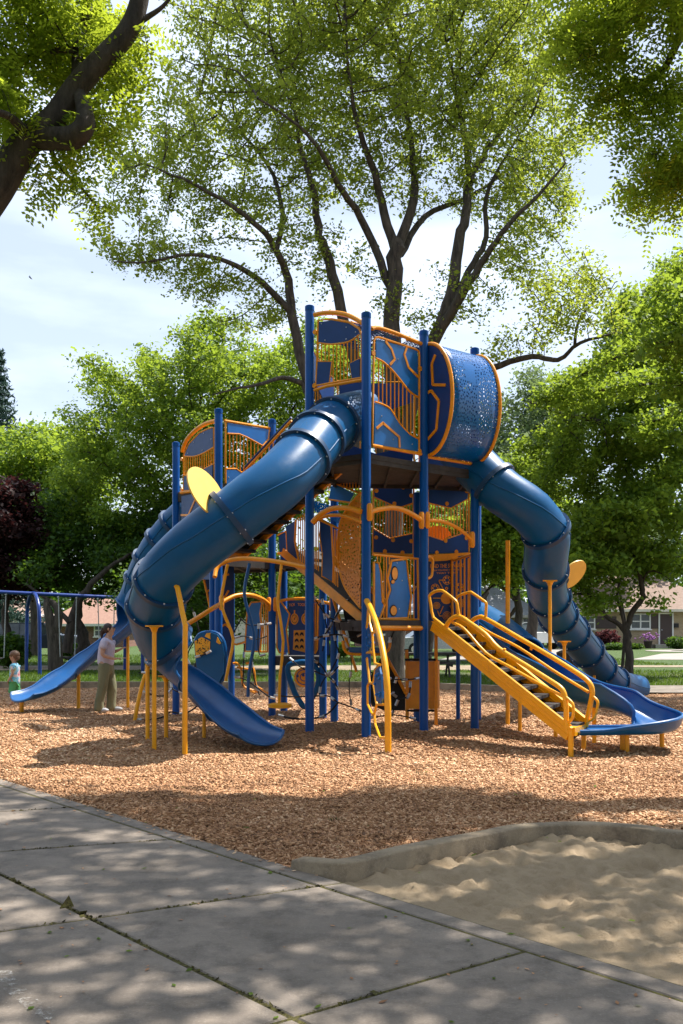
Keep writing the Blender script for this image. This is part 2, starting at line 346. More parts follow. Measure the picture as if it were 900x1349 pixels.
# loose chips
def chip_cloud(n, y0, y1, smin, smax, tx=0):
    y = y0 * (y1 / y0) ** RNG.random(n * 2); x = (RNG.random(n * 2) - .5) * (.74 * y + tx); ok = chips_ok(x, y); x = x[ok][:n]; y = y[ok][:n]; n = len(x)
    z = cz(x, y) + .003 + RNG.random(n) * .012; a = RNG.random(n) * np.pi; l = smin + RNG.random(n) ** 1.6 * (smax - smin); w = l * RNG.uniform(.25, .6, n)
    t = np.stack([np.cos(a), np.sin(a), RNG.normal(0, .28, n)], 1); t /= np.linalg.norm(t, axis=1)[:, None]
    u = np.stack([-np.sin(a), np.cos(a), RNG.normal(0, .35, n)], 1); u /= np.linalg.norm(u, axis=1)[:, None]
    c = np.stack([x, y, z], 1); T = t * l[:, None] / 2; U = u * w[:, None] / 2; dz = np.array((0, 0, .004))[None, :]
    V = np.stack([c - T - U, c + T - U, c + T + U, c - T + U, c - T * .9 - U * .8 - dz * 2, c + T * .9 - U * .8 - dz * 2, c + T * .9 + U * .8 - dz * 2, c - T * .9 + U * .8 - dz * 2], 1).reshape(-1, 3)
    k = (np.arange(n) * 8)[:, None]
    Q = np.concatenate([k + np.array(q)[None, :] for q in [(0, 1, 2, 3), (0, 4, 5, 1), (1, 5, 6, 2), (2, 6, 7, 3), (3, 7, 4, 0)]]); tint = np.tile(np.clip(RNG.random(n) * .8 + .12 + .16 * nval(x, y, 1.1, 21) + .1 * nval(x, y, 3.7, 22), 0, 1), 5)
    return V, Q, tint
m, nt, b, o = mat('loose_chip_wood'); a = nd(nt, 'ShaderNodeAttribute', attribute_name='tint')
nt.links.new(ramp(nt, a.outputs['Fac'], [(0, (.14, .065, .026)), (.3, (.37, .18, .08)), (.7, (.57, .315, .155)), (1, (.76, .52, .32))]), b.inputs['Base Color']); b.inputs['Roughness'].default_value = .8; M['chip'] = m
V1, Q1, t1 = chip_cloud(62000, 6.2, 11.5, .017, .045); V2, Q2, t2 = chip_cloud(60000, 11.0, 24.3, .026, .064)
tag(np_mesh('wood_chips', np.vstack([V1, V2]), np.vstack([Q1, Q2 + len(V1)]), M['chip'], tint=np.concatenate([t1, t2])), 'loose tan wood chips spread over the play area', 'wood chips', kind='stuff')

# concrete path: slabs between the joints seen in the photo
def lx(p, d, q, e):                                # intersection of two ground lines
    A_ = np.array([[d[0], -e[0]], [d[1], -e[1]]]); s_, _ = np.linalg.solve(A_, np.array(q) - np.array(p)); return np.array(p) + s_ * np.array(d)
cross = [((-4.9, 10.9), (1.2, .45)), ((-3.6, 9.6), (1.2, .45)), ((-2.36, 8.78 - .12), (1.2, .47)), ((-1.22, 7.38), (1.2, .42)), ((-1.372, 5.375), (1.14, .62)), ((-.2, 4.02), (1.11, .83)), ((.95, 2.6), (1.1, .83)), ((2.1, 1.2), (1.1, .83)), ((3.4, -.6), (1.1, .83))]
tl = [0, .17, 1.54, 3.15, 4.9, 7.0]
pm = MB()
def slab(c):
    c = [np.array(q) for q in c]; cen = sum(c) / 4; n = len(c); out = []; inn = []
    for i in range(4):
        a_ = c[i]; dirs = (c[(i + 1) % 4] - a_, c[i - 1] - a_)
        u = sum(d / (np.linalg.norm(d) + 1e-9) for d in dirs); sn = abs(np.cross(dirs[0] / np.linalg.norm(dirs[0]), dirs[1] / np.linalg.norm(dirs[1]))) + 1e-3
        out.append(a_ + u * .008 / sn); inn.append(a_ + u * .02 / sn)
    V = [(q[0], q[1], -.2) for q in out] + [(q[0], q[1], -.012) for q in out] + [(q[0], q[1], 0) for q in inn]
    Fc = [(8, 9, 10, 11)] + [(i, (i + 1) % 4, 4 + (i + 1) % 4, 4 + i) for i in range(4)] + [(4 + i, 4 + (i + 1) % 4, 8 + (i + 1) % 4, 8 + i) for i in range(4)]
    pm.add(V, Fc)
for k in range(len(tl) - 1):
    for j in range(len(cross) - 1):
        if k == 0 and j % 2: continue
        a0 = E0 + EN * tl[k]; a1 = E0 + EN * tl[k + 1]; j2 = min(j + (2 if k == 0 else 1), len(cross) - 1)
        slab([lx(cross[j][0], cross[j][1], a0, ED), lx(cross[j2][0], cross[j2][1], a0, ED), lx(cross[j2][0], cross[j2][1], a1, ED), lx(cross[j][0], cross[j][1], a1, ED)])
tag(pm.build('path', M['conc'], smooth=False), kind='structure')
q = [E0 - ED * 12, E0 + ED * 14, E0 + ED * 14 + EN * 8, E0 - ED * 12 + EN * 8]
tag(MB().add([(p[0], p[1], -.006) for p in q], [(0, 1, 2, 3)]).build('path_joint_moss', M['moss'], smooth=False), 'moss and dirt filling the joints of the concrete path', 'moss', kind='stuff')
# sandbox
def sz(x, y):
    d = np.clip(-edge_t(x, y), 0, .4) / .4
    hump = .05 * np.exp(-((x - 1.75) ** 2 / .12 + (y - 7.35) ** 2 / .1))
    return -.045 + d * (.012 * nval(x, y, 4.6, 8) + .028 * nval(x, y, 9.5, 9) + .038 * np.abs(nval(x, y, 19, 10)) + .015 * nval(x, y, 40, 12) + .008 * nval(x, y, 90, 13) + hump - .015)
so = grid_mesh('sand', -1, 4.8, 1.5, 8.4, .02, sz, lambda x, y: (edge_t(x, y) < .03) & in_poly(x, y, box_poly), M['sand']); tag(so, kind='structure')
T_, N_ = frames(kerb_s); V = []; prof = [(-.07, -.3), (-.07, .068), (-.058, .08), (.058, .08), (.07, .068), (.07, -.3)]
for i, p in enumerate(kerb_s):
    sd = Vector((-T_[i].y, T_[i].x, 0)); ww = 1
    for a_, z_ in prof: V.append(p + sd * a_ * ww + Vector((0, 0, z_ - .02 * (i < 3) * (3 - i) / 3)))
n6 = 6; Fc = [(i * n6 + j, i * n6 + j + 1, (i + 1) * n6 + j + 1, (i + 1) * n6 + j) for i in range(len(kerb_s) - 1) for j in range(n6 - 1)]
tag(MB().add(V, Fc + [(5, 4, 3, 2, 1, 0)]).build('sandbox_kerb', M['kerb'], ang=60), 'low curved concrete kerb holding the sand pit', 'kerb')
# far edge of the chips, back path strip, worn grass, kerb, road, drives
def sheet(name, pts, z, m, kind='structure'):
    return tag(MB().add([(p[0], p[1], z) for p in pts], [tuple(range(len(pts)))]).build(name, m, smooth=False), kind=kind)
kb = MB().bar((-22, 24.75, .02), (1.6, 24.75, .02), .22, .3).bar((1.6, 24.75, .02), (4.2, 22.9, .02), .22, .3)
tag(kb.build('border_kerb', M['kerb'], smooth=False), 'long low concrete edging along the far side of the wood chips', 'kerb')
sheet('back_path', [(4.3, 22.3), (22, 22.3), (22, 24.9), (4.3, 24.9)], .07, M['conc'])
sheet('worn_lawn', [(-6, 24.9), (22, 24.9), (22, 33), (-6, 33)], .006, M['worn'])
sheet('pavement', [(-90, 34.5), (5.5, 34.5), (9, 37), (90, 37), (90, 38.6), (5, 38.6), (-90, 36.6)], .012, M['kerb'])
sheet('driveway', [(13.2, 45), (60, 40), (60, 58), (25, 59), (17.5, 54)], .016, M['drive'])
sheet('driveway_left', [(4.2, 44), (9.3, 43.5), (15.2, 66), (10.2, 66)], .020, M['drive'])
fp = smooth_path([Vector(v) for v in ((24, 66.5, 0), (22.5, 63, 0), (19.4, 60.5, 0), (20.2, 57.6, 0), (26, 55, 0))], 6); Tq, _ = frames(fp)
V = []
for i, p in enumerate(fp):
    sd = Vector((-Tq[i].y, Tq[i].x, 0)) * .75; V += [p + sd + Vector((0, 0, .024)), p - sd + Vector((0, 0, .024))]
tag(MB().add(V, [(2 * i, 2 * i + 1, 2 * i + 3, 2 * i + 2) for i in range(len(fp) - 1)]).build('garden_path', M['drive'], smooth=False), kind='structure')
# grass blades on the lawn beyond the chips
n = 85000; y = 25.0 * (52 / 25.0) ** RNG.random(n); x = (RNG.random(n) - .5) * .76 * y; keep = ~((x > 4.2) & (y < 25)) & ~((y > 34.3) & (y < 38.8)) & ~((x > 13) & (y > 41)) & ~((x > 4) & (x < 12) & (y > 43)); keep &= (nval(x, y, .9, 31) > -.45); x = x[keep]; y = y[keep]; n = len(x)
h = RNG.uniform(.04, .10, n); a = RNG.random(n) * 6.28; w = RNG.uniform(.008, .018, n); lx_ = RNG.normal(0, .035, n); ly_ = RNG.normal(0, .035, n)
V = np.stack([np.stack([x - w * np.cos(a), y - w * np.sin(a), np.zeros(n)], 1), np.stack([x + w * np.cos(a), y + w * np.sin(a), np.zeros(n)], 1), np.stack([x + lx_, y + ly_, h], 1)], 1).reshape(-1, 3)
GRASS = (V, (np.arange(n) * 3)[:, None] + np.arange(3)[None, :], RNG.random(n))
# a few weeds on the chips and twigs on the path
# ------------------------------------------------------------------ trees
def space_colonise(nodes, parents, att, infl, kill, step, iters=80, maxn=9000, grav=0.0):
    N = [np.array(n, float) for n in nodes]; par = list(parents); A = att.copy()
    NN = np.array(N); best = np.full(len(A), 1e9); bi = np.zeros(len(A), int)
    for i in range(0, len(NN)):
        d = ((A - NN[i]) ** 2).sum(1); u = d < best; best[u] = d[u]; bi[u] = i
    alive = np.ones(len(A), bool)
    for it in range(iters):
        act = alive & (best < infl * infl)
        if not act.any():
            if it == 0 or alive.sum() == 0: break
            break
        ids = bi[act]; dirs = A[act] - np.array([N[i] for i in ids]); dirs /= np.linalg.norm(dirs, axis=1)[:, None] + 1e-9
        uq, inv = np.unique(ids, return_inverse=True); S = np.zeros((len(uq), 3)); np.add.at(S, inv, dirs)
        S += RNG.normal(0, .12, S.shape); S /= np.linalg.norm(S, axis=1)[:, None] + 1e-9
        new = np.array([N[i] for i in uq]) + S * step; k0 = len(N)
        for a_, b_ in zip(new, uq): N.append(a_); par.append(int(b_))
        Aa = np.where(alive)[0]
        for c0 in range(0, len(new), 400):
            nw = new[c0:c0 + 400]; d = ((A[Aa][:, None, :] - nw[None, :, :]) ** 2).sum(2); mi = d.argmin(1); md = d[np.arange(len(Aa)), mi]
            u = md < best[Aa]; best[Aa[u]] = md[u]; bi[Aa[u]] = k0 + c0 + mi[u]
        alive &= best > kill * kill
        if len(N) > maxn: break
    return np.array(N), np.array(par)
def ell_points(blobs, n, clump=.0, nclump=60):
    """blobs: centre (x,y,z), radii (rx,ry,rz), weight"""
    w = np.array([b[6] if len(b) > 6 else 1 for b in blobs]) * np.array([b[3] * b[4] * b[5] for b in blobs]); w = w / w.sum(); out = []
    for b, k in zip(blobs, RNG.multinomial(n, w)):
        nc = max(4, int(nclump * b[3] * b[5] / 8)); u = RNG.normal(size=(nc, 3)); u /= np.linalg.norm(u, axis=1)[:, None]; u *= RNG.random(nc)[:, None] ** .42
        ci = RNG.integers(0, nc, k); q = u[ci] + RNG.normal(0, clump, (k, 3)) * (1, 1, .6)
        if clump == 0: q = RNG.normal(size=(k, 3)); q /= np.linalg.norm(q, axis=1)[:, None]; q *= RNG.random(k)[:, None] ** .4
        out.append(q * np.array(b[3:6]) + np.array(b[:3]))
    return np.vstack(out)
def pxb(px, py, D, rx, ry, rd, w=1.0):             # crown lobe given in the picture and metres deep
    c = P(px, py, D); return (c.x, c.y, c.z, rx * D / F, rd, ry * D / F, w)
def frusta(P0, P1, r0, r1, n=5):
    d = P1 - P0; L_ = np.linalg.norm(d, axis=1)[:, None] + 1e-9; t = d / L_; ref = np.where(np.abs(t[:, 2:3]) < .9, np.array([[0, 0, 1.]]), np.array([[1., 0, 0]]))
    u = np.cross(t, ref); u /= np.linalg.norm(u, axis=1)[:, None] + 1e-9; w = np.cross(t, u); m_ = len(P0); V = np.zeros((m_, 2 * n, 3))
    for j in range(n):
        a = 2 * math.pi * j / n; dr = u * math.cos(a) + w * math.sin(a); V[:, j] = P0 + dr * r0[:, None] - t * r0[:, None] * .3; V[:, n + j] = P1 + dr * r1[:, None] + t * r1[:, None] * .3
    k = (np.arange(m_) * 2 * n)[:, None]; Q = np.concatenate([k + np.array([j, (j + 1) % n, n + (j + 1) % n, n + j])[None, :] for j in range(n)]); return V.reshape(-1, 3), Q
def leaf_quads(C, size, var=.35, flat=.5, asp=.62, droop=0.0):
    n = len(C); nrm = RNG.normal(size=(n, 3)); nrm[:, 2] = np.abs(nrm[:, 2]) + flat; nrm /= np.linalg.norm(nrm, axis=1)[:, None]
    t = RNG.normal(size=(n, 3)); t[:, 2] -= droop; t -= nrm * (t * nrm).sum(1)[:, None]; t /= np.linalg.norm(t, axis=1)[:, None] + 1e-9; u = np.cross(nrm, t)
    s_ = size * np.exp(RNG.normal(0, var, n))[:, None] / 2; T = t * s_; U = u * s_ * asp
    V = np.stack([C - T, C - T * .1 + U, C + T, C - T * .1 - U], 1).reshape(-1, 3); return V, (np.arange(n) * 4)[:, None] + np.arange(4)[None, :]
def frond_quads(C, n_pairs=6, length=.2, lw=.035, ll=.05):   # feathery compound leaves
    n = len(C); t = RNG.normal(size=(n, 3)); t[:, 2] = t[:, 2] * .5 - .35; t /= np.linalg.norm(t, axis=1)[:, None]
    nrm = RNG.normal(size=(n, 3)) * .5 + np.array((0, 0, 1.)); nrm -= t * (nrm * t).sum(1)[:, None]; nrm /= np.linalg.norm(nrm, axis=1)[:, None]; u = np.cross(nrm, t)
    Ls = length * np.exp(RNG.normal(0, .25, n))[:, None]; Vs = []
    for k in range(n_pairs):
        for sg in (-1, 1):
            f = (k + .6) / n_pairs; base = C + t * Ls * f - np.array((0, 0, 1.)) * Ls * .25 * f * f
            d = u * sg * .9 + t * .45 + nrm * RNG.normal(0, .25, (n, 1)); d /= np.linalg.norm(d, axis=1)[:, None]; e = np.cross(nrm, d); l = ll * (1 - .45 * abs(f - .45)); tip = base + d * l; mid = base + d * l * .5
            Vs.append(np.stack([base, mid + e * lw * .3, tip, mid - e * lw * .3], 1))
    V = np.concatenate(Vs, 0).reshape(-1, 3); m_ = len(V) // 4; tint = np.tile(RNG.random(n), 2 * n_pairs); return V, (np.arange(m_) * 4)[:, None] + np.arange(4)[None, :], tint
def make_tree(name, label, cat, group, limbs, blobs, bark, leaf, natt=1500, nleaf=40000, lsize=.12, infl=3.0, kill=.5, step=.35, spread=.28, tipr=.008, clump=.22, fronds=False, maxn=7000, expo=2.35, base=None, iters=90, twig_from=.0, flat=.5, rmin=.006, nclump=60, fl=.2):
    """limbs: list of (points, radii, parent limb index or None); the first is the trunk from the ground"""
    t0 = Vector(limbs[0][0][0]); root = thing(name, label, cat, (t0.x, t0.y, max(t0.z, -.1) if base is None else base), group)
    nodes = []; par = []; ends = []; tb = MB(); guides = MB()
    for li, (pts, rad) in enumerate(limbs):
        rr = list(np.interp(np.linspace(0, 1, (len(pts) - 1) * 4 + 1), np.linspace(0, 1, len(rad)), rad)); sp = smooth_path(pts, 4)
        jit = max(rad) * (.14 if sp[0].y > 15 else 0.0)
        for i in range(1, len(sp) - 1): sp[i] = sp[i] + Vector((random.gauss(0, 1), random.gauss(0, 1), random.gauss(0, .4))) * jit
        (tb if li == 0 else guides).tube(sp, rr, 12 if max(rad) > .1 else 7)
        k0 = len(nodes)
        for i, p in enumerate(sp):
            if li == 0 and i < len(sp) * twig_from: continue
            nodes.append(tuple(p)); par.append(len(nodes) - 2 if len(nodes) - 1 > k0 else -1)
    ng = len(nodes); att = ell_points(blobs, natt, clump, nclump)
    N, pr = space_colonise(nodes, par, att, infl, kill, step, iters, maxn)
    # radii from tips inwards
    n = len(N); acc = np.zeros(n); kids = np.zeros(n, int)
    for i in range(n - 1, ng - 1, -1):
        if acc[i] == 0: acc[i] = tipr ** expo
        if pr[i] >= 0: acc[pr[i]] += acc[i]; kids[pr[i]] += 1
    rad_ = np.maximum(acc, 1e-12) ** (1 / expo); ii = np.arange(ng, n)
    tk = tb.build('trunk', bark, root)
    if guides.v: guides.build('limb', bark, tk) if False else None
    pp = pr[ii]; r1 = np.maximum(rad_[ii], rmin); r0 = np.where(pp >= ng, np.maximum(rad_[np.maximum(pp, 0)], rmin), r1 * 1.15); r0 = np.minimum(r0, r1 * 1.6)
    V, Q = frusta(N[pp], N[ii], r0, r1, 5)
    if guides.v:
        gv = np.array(guides.v); gq = [f for f in guides.f if len(f) == 4]; V = np.vstack([V, gv]); Q = np.vstack([Q, np.array(gq) + len(V) - len(gv)])
    np_mesh('branches', V, Q, bark, tk, smooth=True)
    tip = ii[(rad_[ii] < tipr * 3.2)]
    if len(tip) == 0: tip = ii
    C = N[RNG.choice(tip, nleaf)] + RNG.normal(0, spread, (nleaf, 3)) * (1, 1, .75)
    if fronds: V, Q, ti = frond_quads(C, 6, fl, fl * .2, fl * .27)
    else: V, Q = leaf_quads(C, lsize, .3, flat); ti = RNG.random(len(Q))
    np_mesh('crown', V, Q, leaf, root, tint=ti); return root

M['bark'] = barkmat('grey_brown_bark', (.028, .021, .016), (.115, .09, .07))
M['bark2'] = barkmat('dark_bark', (.02, .015, .012), (.085, .065, .052))
M['lf_locust'] = leafmat('locust_leaves', (.06, .095, .016), (.24, .30, .055), (.62, .72, .08), .45, .45)
M['lf_near'] = leafmat('near_locust_leaves', (.035, .085, .008), (.14, .23, .02), (.58, .70, .05), .35, .55)
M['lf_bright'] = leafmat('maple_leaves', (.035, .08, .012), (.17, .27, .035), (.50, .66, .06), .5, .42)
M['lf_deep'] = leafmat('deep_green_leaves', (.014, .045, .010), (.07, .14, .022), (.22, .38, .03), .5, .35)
M['lf_purple'] = leafmat('purple_leaves', (.016, .007, .007), (.05, .022, .022), (.10, .03, .03), .4, .3)
M['lf_blue'] = leafmat('blue_spruce_needles', (.025, .055, .04), (.075, .13, .11), (.08, .14, .1), .3, .2)
M['lf_grey'] = leafmat('grey_green_leaves', (.05, .085, .04), (.14, .2, .09), (.28, .38, .12), .4, .4)
M['lf_pink'] = leafmat('burgundy_leaves', (.035, .010, .014), (.13, .045, .05), (.22, .06, .06), .4, .35)
def pl(D, *q): return [P(a, b, D + (c[0] if c else 0)) for a, b, *c in q]

D1 = 28.0
T1L = [
 (pl(D1, (519, 894), (520, 800), (519, 690), (517, 560), (515, 450), (519, 370), (522, 320)), [.42, .34, .33, .32, .30, .29, .27]),
 (pl(D1, (520, 325), (502, 265), (490, 215, -.5), (472, 165, -1), (462, 110, -1.5), (455, 40, -2)), [.19, .15, .12, .09, .06, .03]),
 (pl(D1, (522, 330), (545, 262), (543, 200, .5), (532, 125, .8), (522, 50, 1)), [.2, .16, .11, .08, .04]),
 (pl(D1, (516, 380), (482, 302), (452, 252, -1), (425, 205, -2), (392, 165, -2.6), (340, 130, -3)), [.16, .14, .11, .08, .05, .03]),
 (pl(D1, (528, 335), (560, 285, 1), (612, 262, 1.5), (655, 235, 2), (700, 200, 2.4)), [.13, .11, .08, .06, .03]),
 (pl(D1, (522, 620), (552, 500), (575, 440), (594, 388), (603, 330), (613, 282), (624, 228, .5), (650, 185, 1), (690, 140, 1.5), (735, 95, 2)), [.26, .25, .24, .22, .2, .17, .13, .1, .07, .03]),
 (pl(D1, (577, 440), (610, 385, -.5), (640, 338, -1), (668, 298, -1.6), (705, 262, -2), (745, 215, -2.4)), [.2, .17, .12, .09, .06, .03]),
 (pl(D1, (598, 395), (625, 345), (642, 312), (640, 260), (668, 205), (690, 170)), [.12, .12, .1, .08, .05, .03]),
 (pl(D1, (620, 240), (612, 180), (600, 120), (585, 40)), [.12, .1, .07, .03]),
 (pl(D1, (517, 640), (482, 530), (455, 430), (433, 345), (420, 310, -.4), (415, 255, -.8), (398, 205, -1), (386, 150, -1.4), (365, 80, -2)), [.24, .22, .2, .18, .15, .12, .09, .06, .03]),
 (pl(D1, (505, 640), (450, 560), (405, 500), (388, 430), (380, 370), (364, 330, -.5), (342, 300, -1), (300, 268, -1.5), (240, 235, -2), (185, 215, -2)), [.2, .2, .19, .18, .15, .12, .1, .07, .05, .02]),
 (pl(D1, (386, 415), (345, 372, -.5), (300, 345, -1.4), (250, 335, -2), (195, 345, -2.4), (150, 345, -2.6)), [.13, .11, .08, .06, .04, .02]),
 (pl(D1, (364, 330), (372, 280), (352, 215, 1), (300, 160, 1.6), (260, 130, 2)), [.11, .09, .07, .05, .03]),
 (pl(D1, (440, 620), (406, 520), (392, 503), (370, 498), (340, 507, -1), (310, 512, -1.6), (280, 520, -2)), [.12, .11, .1, .08, .06, .04, .02]),
 (pl(D1, (560, 560), (600, 510), (645, 486, -.5), (700, 470, -1), (735, 474, -1.5), (765, 452, -2), (812, 438, -2.5)), [.16, .14, .12, .1, .08, .06, .03]),
 (pl(D1, (757, 457, -1.9), (762, 425, -2), (782, 398, -2.2), (800, 380, -2.4)), [.06, .05, .03, .02]),
]
T1B = [pxb(215, 195, D1, 75, 70, 2.5), pxb(180, 285, D1 - 1, 60, 62, 2, 1), pxb(250, 350, D1 - 1, 80, 45, 2, .9), pxb(285, 250, D1, 80, 70, 3, .6), pxb(330, 110, D1, 100, 85, 3.5), pxb(395, 190, D1, 80, 90, 3, .6), pxb(440, 50, D1, 110, 110, 4),
       pxb(560, 60, D1, 120, 110, 4), pxb(670, 70, D1, 100, 110, 4), pxb(700, 200, D1, 75, 80, 3, .9), pxb(600, 190, D1, 90, 70, 3, .55), pxb(500, 170, D1, 90, 90, 3, .55), pxb(420, 330, D1, 70, 60, 2, .25), pxb(700, 320, D1, 75, 60, 2, .8),
       pxb(650, 410, D1, 60, 25, 1.5, .35), pxb(750, 390, D1 - 2, 65, 60, 2, 1.3), pxb(660, 460, D1 - 1, 30, 25, 1, .8), pxb(560, 395, D1, 90, 45, 2, .18), pxb(340, 400, D1, 90, 35, 2, .3), pxb(480, -60, D1, 260, 90, 4, .7)]
T1L = [(p_, [x * .78 for x in r_]) for p_, r_ in T1L]
make_tree('locust_tree', 'tall many-stemmed locust tree rising behind the tallest play tower', 'tree', None, T1L, T1B, M['bark'], M['lf_locust'],
          natt=8500, nleaf=160000, lsize=.096, infl=3.2, kill=.42, step=.32, spread=.18, clump=.13, maxn=12000, iters=80, tipr=.011, rmin=.009, nclump=150, twig_from=.8)

# near limb, upper left
DN = 8.6
make_tree('overhanging_tree', 'near tree leaning in from the left edge with a thick dark forked limb', 'tree', None, [
 ([Vector((-5.0, 8.2, 0)), Vector((-4.6, 8.3, 1.8)), Vector((-3.9, 8.5, 3.6)), P(-60, 330, DN), P(-5, 248, DN), P(22, 205, DN), P(44, 178, DN), P(72, 156, DN), P(103, 112, DN), P(135, 78, DN), P(168, 42, DN), P(184, 0, DN), P(196, -70, DN)], [.3, .26, .22, .17, .15, .135, .12, .11, .1, .095, .09, .08, .05]),
 (pl(DN, (48, 182), (75, 182, -.1), (98, 180, -.15), (112, 165, -.2), (110, 140, -.1), (103, 118), (102, 70, .2), (112, 30, .3), (122, -20, .4)), [.1, .1, .1, .09, .07, .055, .05, .045, .03]),
 (pl(DN, (112, 95), (140, 82, .5), (158, 60, .7), (170, 30, .9)), [.06, .06, .05, .03]),
 (pl(DN, (172, 35), (195, 22), (215, 8), (232, -14)), [.035, .025, .018, .01]),
 (pl(DN, (40, 180), (20, 160, -.3), (5, 150, -.5), (-40, 140, -.8)), [.05, .04, .03, .02]),
 (pl(DN, (100, 65), (60, 68, .3), (20, 78, .5), (-30, 90, .5)), [.03, .025, .02, .01]),
 (pl(DN, (60, 170, .1), (75, 215, .3), (105, 245, .5), (130, 275, .6)), [.03, .02, .015, .01])],
 [pxb(60, 60, DN + .4, 95, 75, 1.0, 1.2), pxb(10, 120, DN + .5, 60, 90, .9), pxb(120, 90, DN + .5, 60, 70, .7, .8), pxb(160, 130, DN + .3, 35, 55, .5, .7), pxb(120, 215, DN + .4, 55, 38, .5, .6), pxb(70, 235, DN + .4, 50, 38, .5, .5), pxb(125, 265, DN + .4, 30, 22, .3, .5), pxb(90, -30, DN + .6, 150, 45, 1, 1), pxb(10, 220, DN + 1, 30, 30, .4, .25)],
 M['bark2'], M['lf_near'], natt=1000, nleaf=2500, infl=1.0, kill=.11, step=.085, spread=.085, clump=.22, fronds=True, maxn=3500, tipr=.0035, rmin=.003, nclump=130, twig_from=.55, fl=.25)
# near canopy, upper right: also shades the foreground
def wb(x, y, z, rx, ry, rz, w=1): return (x, y, z, rx, ry, rz, w)
DR = 10.5
make_tree('shade_tree', 'near tree reaching in from the upper right with feathery yellow-green leaves', 'tree', None, [
 ([Vector((7.6, 8.6, 0)), Vector((7.3, 8.7, 2.5)), Vector((6.8, 8.9, 5)), Vector((6.2, 9.2, 7.5)), Vector((5.3, 9.4, 9.5)), Vector((4.4, 9.5, 11.2))], [.42, .36, .33, .28, .2, .12]),
 ([Vector((6.9, 8.9, 5)), P(930, 20, DR), P(897, 50, DR), P(875, 90, DR), P(845, 110, DR), P(815, 122, DR)], [.09, .06, .045, .035, .025, .015]),
 ([Vector((6.6, 9, 6)), P(920, -30, DR), P(870, -20, DR), P(820, 20, DR), P(785, 60, DR)], [.08, .06, .045, .03, .015]),
 ([Vector((6.8, 8.9, 5)), P(940, 250, DR + .6), P(895, 230, DR + .6), P(850, 250, DR + .6)], [.05, .035, .025, .015])],
 [pxb(830, 70, DR, 75, 85, .8, 1.1), pxb(870, 170, DR, 60, 80, .7, 1.1), pxb(840, 215, DR, 45, 45, .5, .9), pxb(885, 270, DR + .4, 40, 60, .5, .8), pxb(785, 60, DR, 40, 65, .5, .7), pxb(800, -20, DR, 110, 30, .8, 1)],
 M['bark2'], M['lf_near'], natt=1500, nleaf=1900, infl=1.4, kill=.16, step=.12, spread=.11, clump=.22, fronds=True, maxn=5000, tipr=.004, rmin=.003, nclump=110, twig_from=.5, fl=.28)
# high canopy out of frame whose shade lies across the path and sand
make_tree('canopy_tree', 'high tree just out of view whose branches dapple the path and sand pit', 'tree', None, [
 ([Vector((10.2, 11.4, 0)), Vector((9.8, 11.4, 4)), Vector((9, 11.6, 8)), Vector((7.8, 11.8, 10.8)), Vector((6, 11.8, 12.4))], [.45, .4, .34, .25, .12]),
 ([Vector((8.6, 11.6, 9.4)), Vector((6.6, 9.6, 10.6)), Vector((4.4, 8, 10.6)), Vector((2.4, 7, 10))], [.2, .15, .1, .04]),
 ([Vector((7.8, 11.8, 10.8)), Vector((5.4, 12.6, 12.2)), Vector((3, 13, 12.8)), Vector((.5, 12.8, 12.8))], [.18, .14, .09, .04]),
 ([Vector((6.4, 9.5, 10.6)), Vector((4.4, 10.6, 11.4)), Vector((2, 10.6, 11.4)), Vector((0.6, 9.6, 10.8))], [.12, .1, .07, .03])],
 [wb(6.5, 12.0, 12.8, 3.0, 1.6, .9), wb(2.6, 12.2, 12.3, 2.6, 1.4, .8), wb(4.8, 9.4, 10.9, 2.6, 1.6, .8), wb(1.6, 9.4, 10.5, 2.2, 1.3, .7), wb(2.4, 7.2, 9.6, 2.0, 1.3, .7), wb(7.4, 8.6, 11, 2, 2, .8), wb(5.2, 6.6, 10, 2, 1.4, .7)],
 M['bark2'], M['lf_locust'], natt=900, nleaf=14500, lsize=.14, infl=3.2, kill=.4, step=.3, spread=.26, clump=.09, maxn=3500, tipr=.009, nclump=30, twig_from=.5, flat=1.2)

def bush_tree(name, label, x, base_y, D, blobs, leaf, nleaf, lsize, top=.5, tr=.22, bark=None, natt=900, kill=.9, spread=.38, limbs=(), group='trees beyond the play area', infl=6, step=.6, cat='tree', clump=.2, flat=.5, nclump=60, at=None):
    g = Vector(((x - CX) * D / F, D, -.02)) if at is None else Vector((at[0], at[1], -.02)); zt = max(b[2] for b in blobs) * top
    return make_tree(name, label, cat, group, [([g, g + Vector((.1, 0, zt * .35)), g + Vector((-.1, .1, zt * .7)), g + Vector((.1, 0, zt))], [tr * 1.25, tr, tr * .8, tr * .45])] + list(limbs), blobs, bark or M['bark2'], leaf,
                     natt=natt, nleaf=nleaf, lsize=lsize, infl=infl, kill=kill, step=step, spread=spread, clump=clump, maxn=3500, tipr=.015, rmin=.012, flat=flat, nclump=nclump)
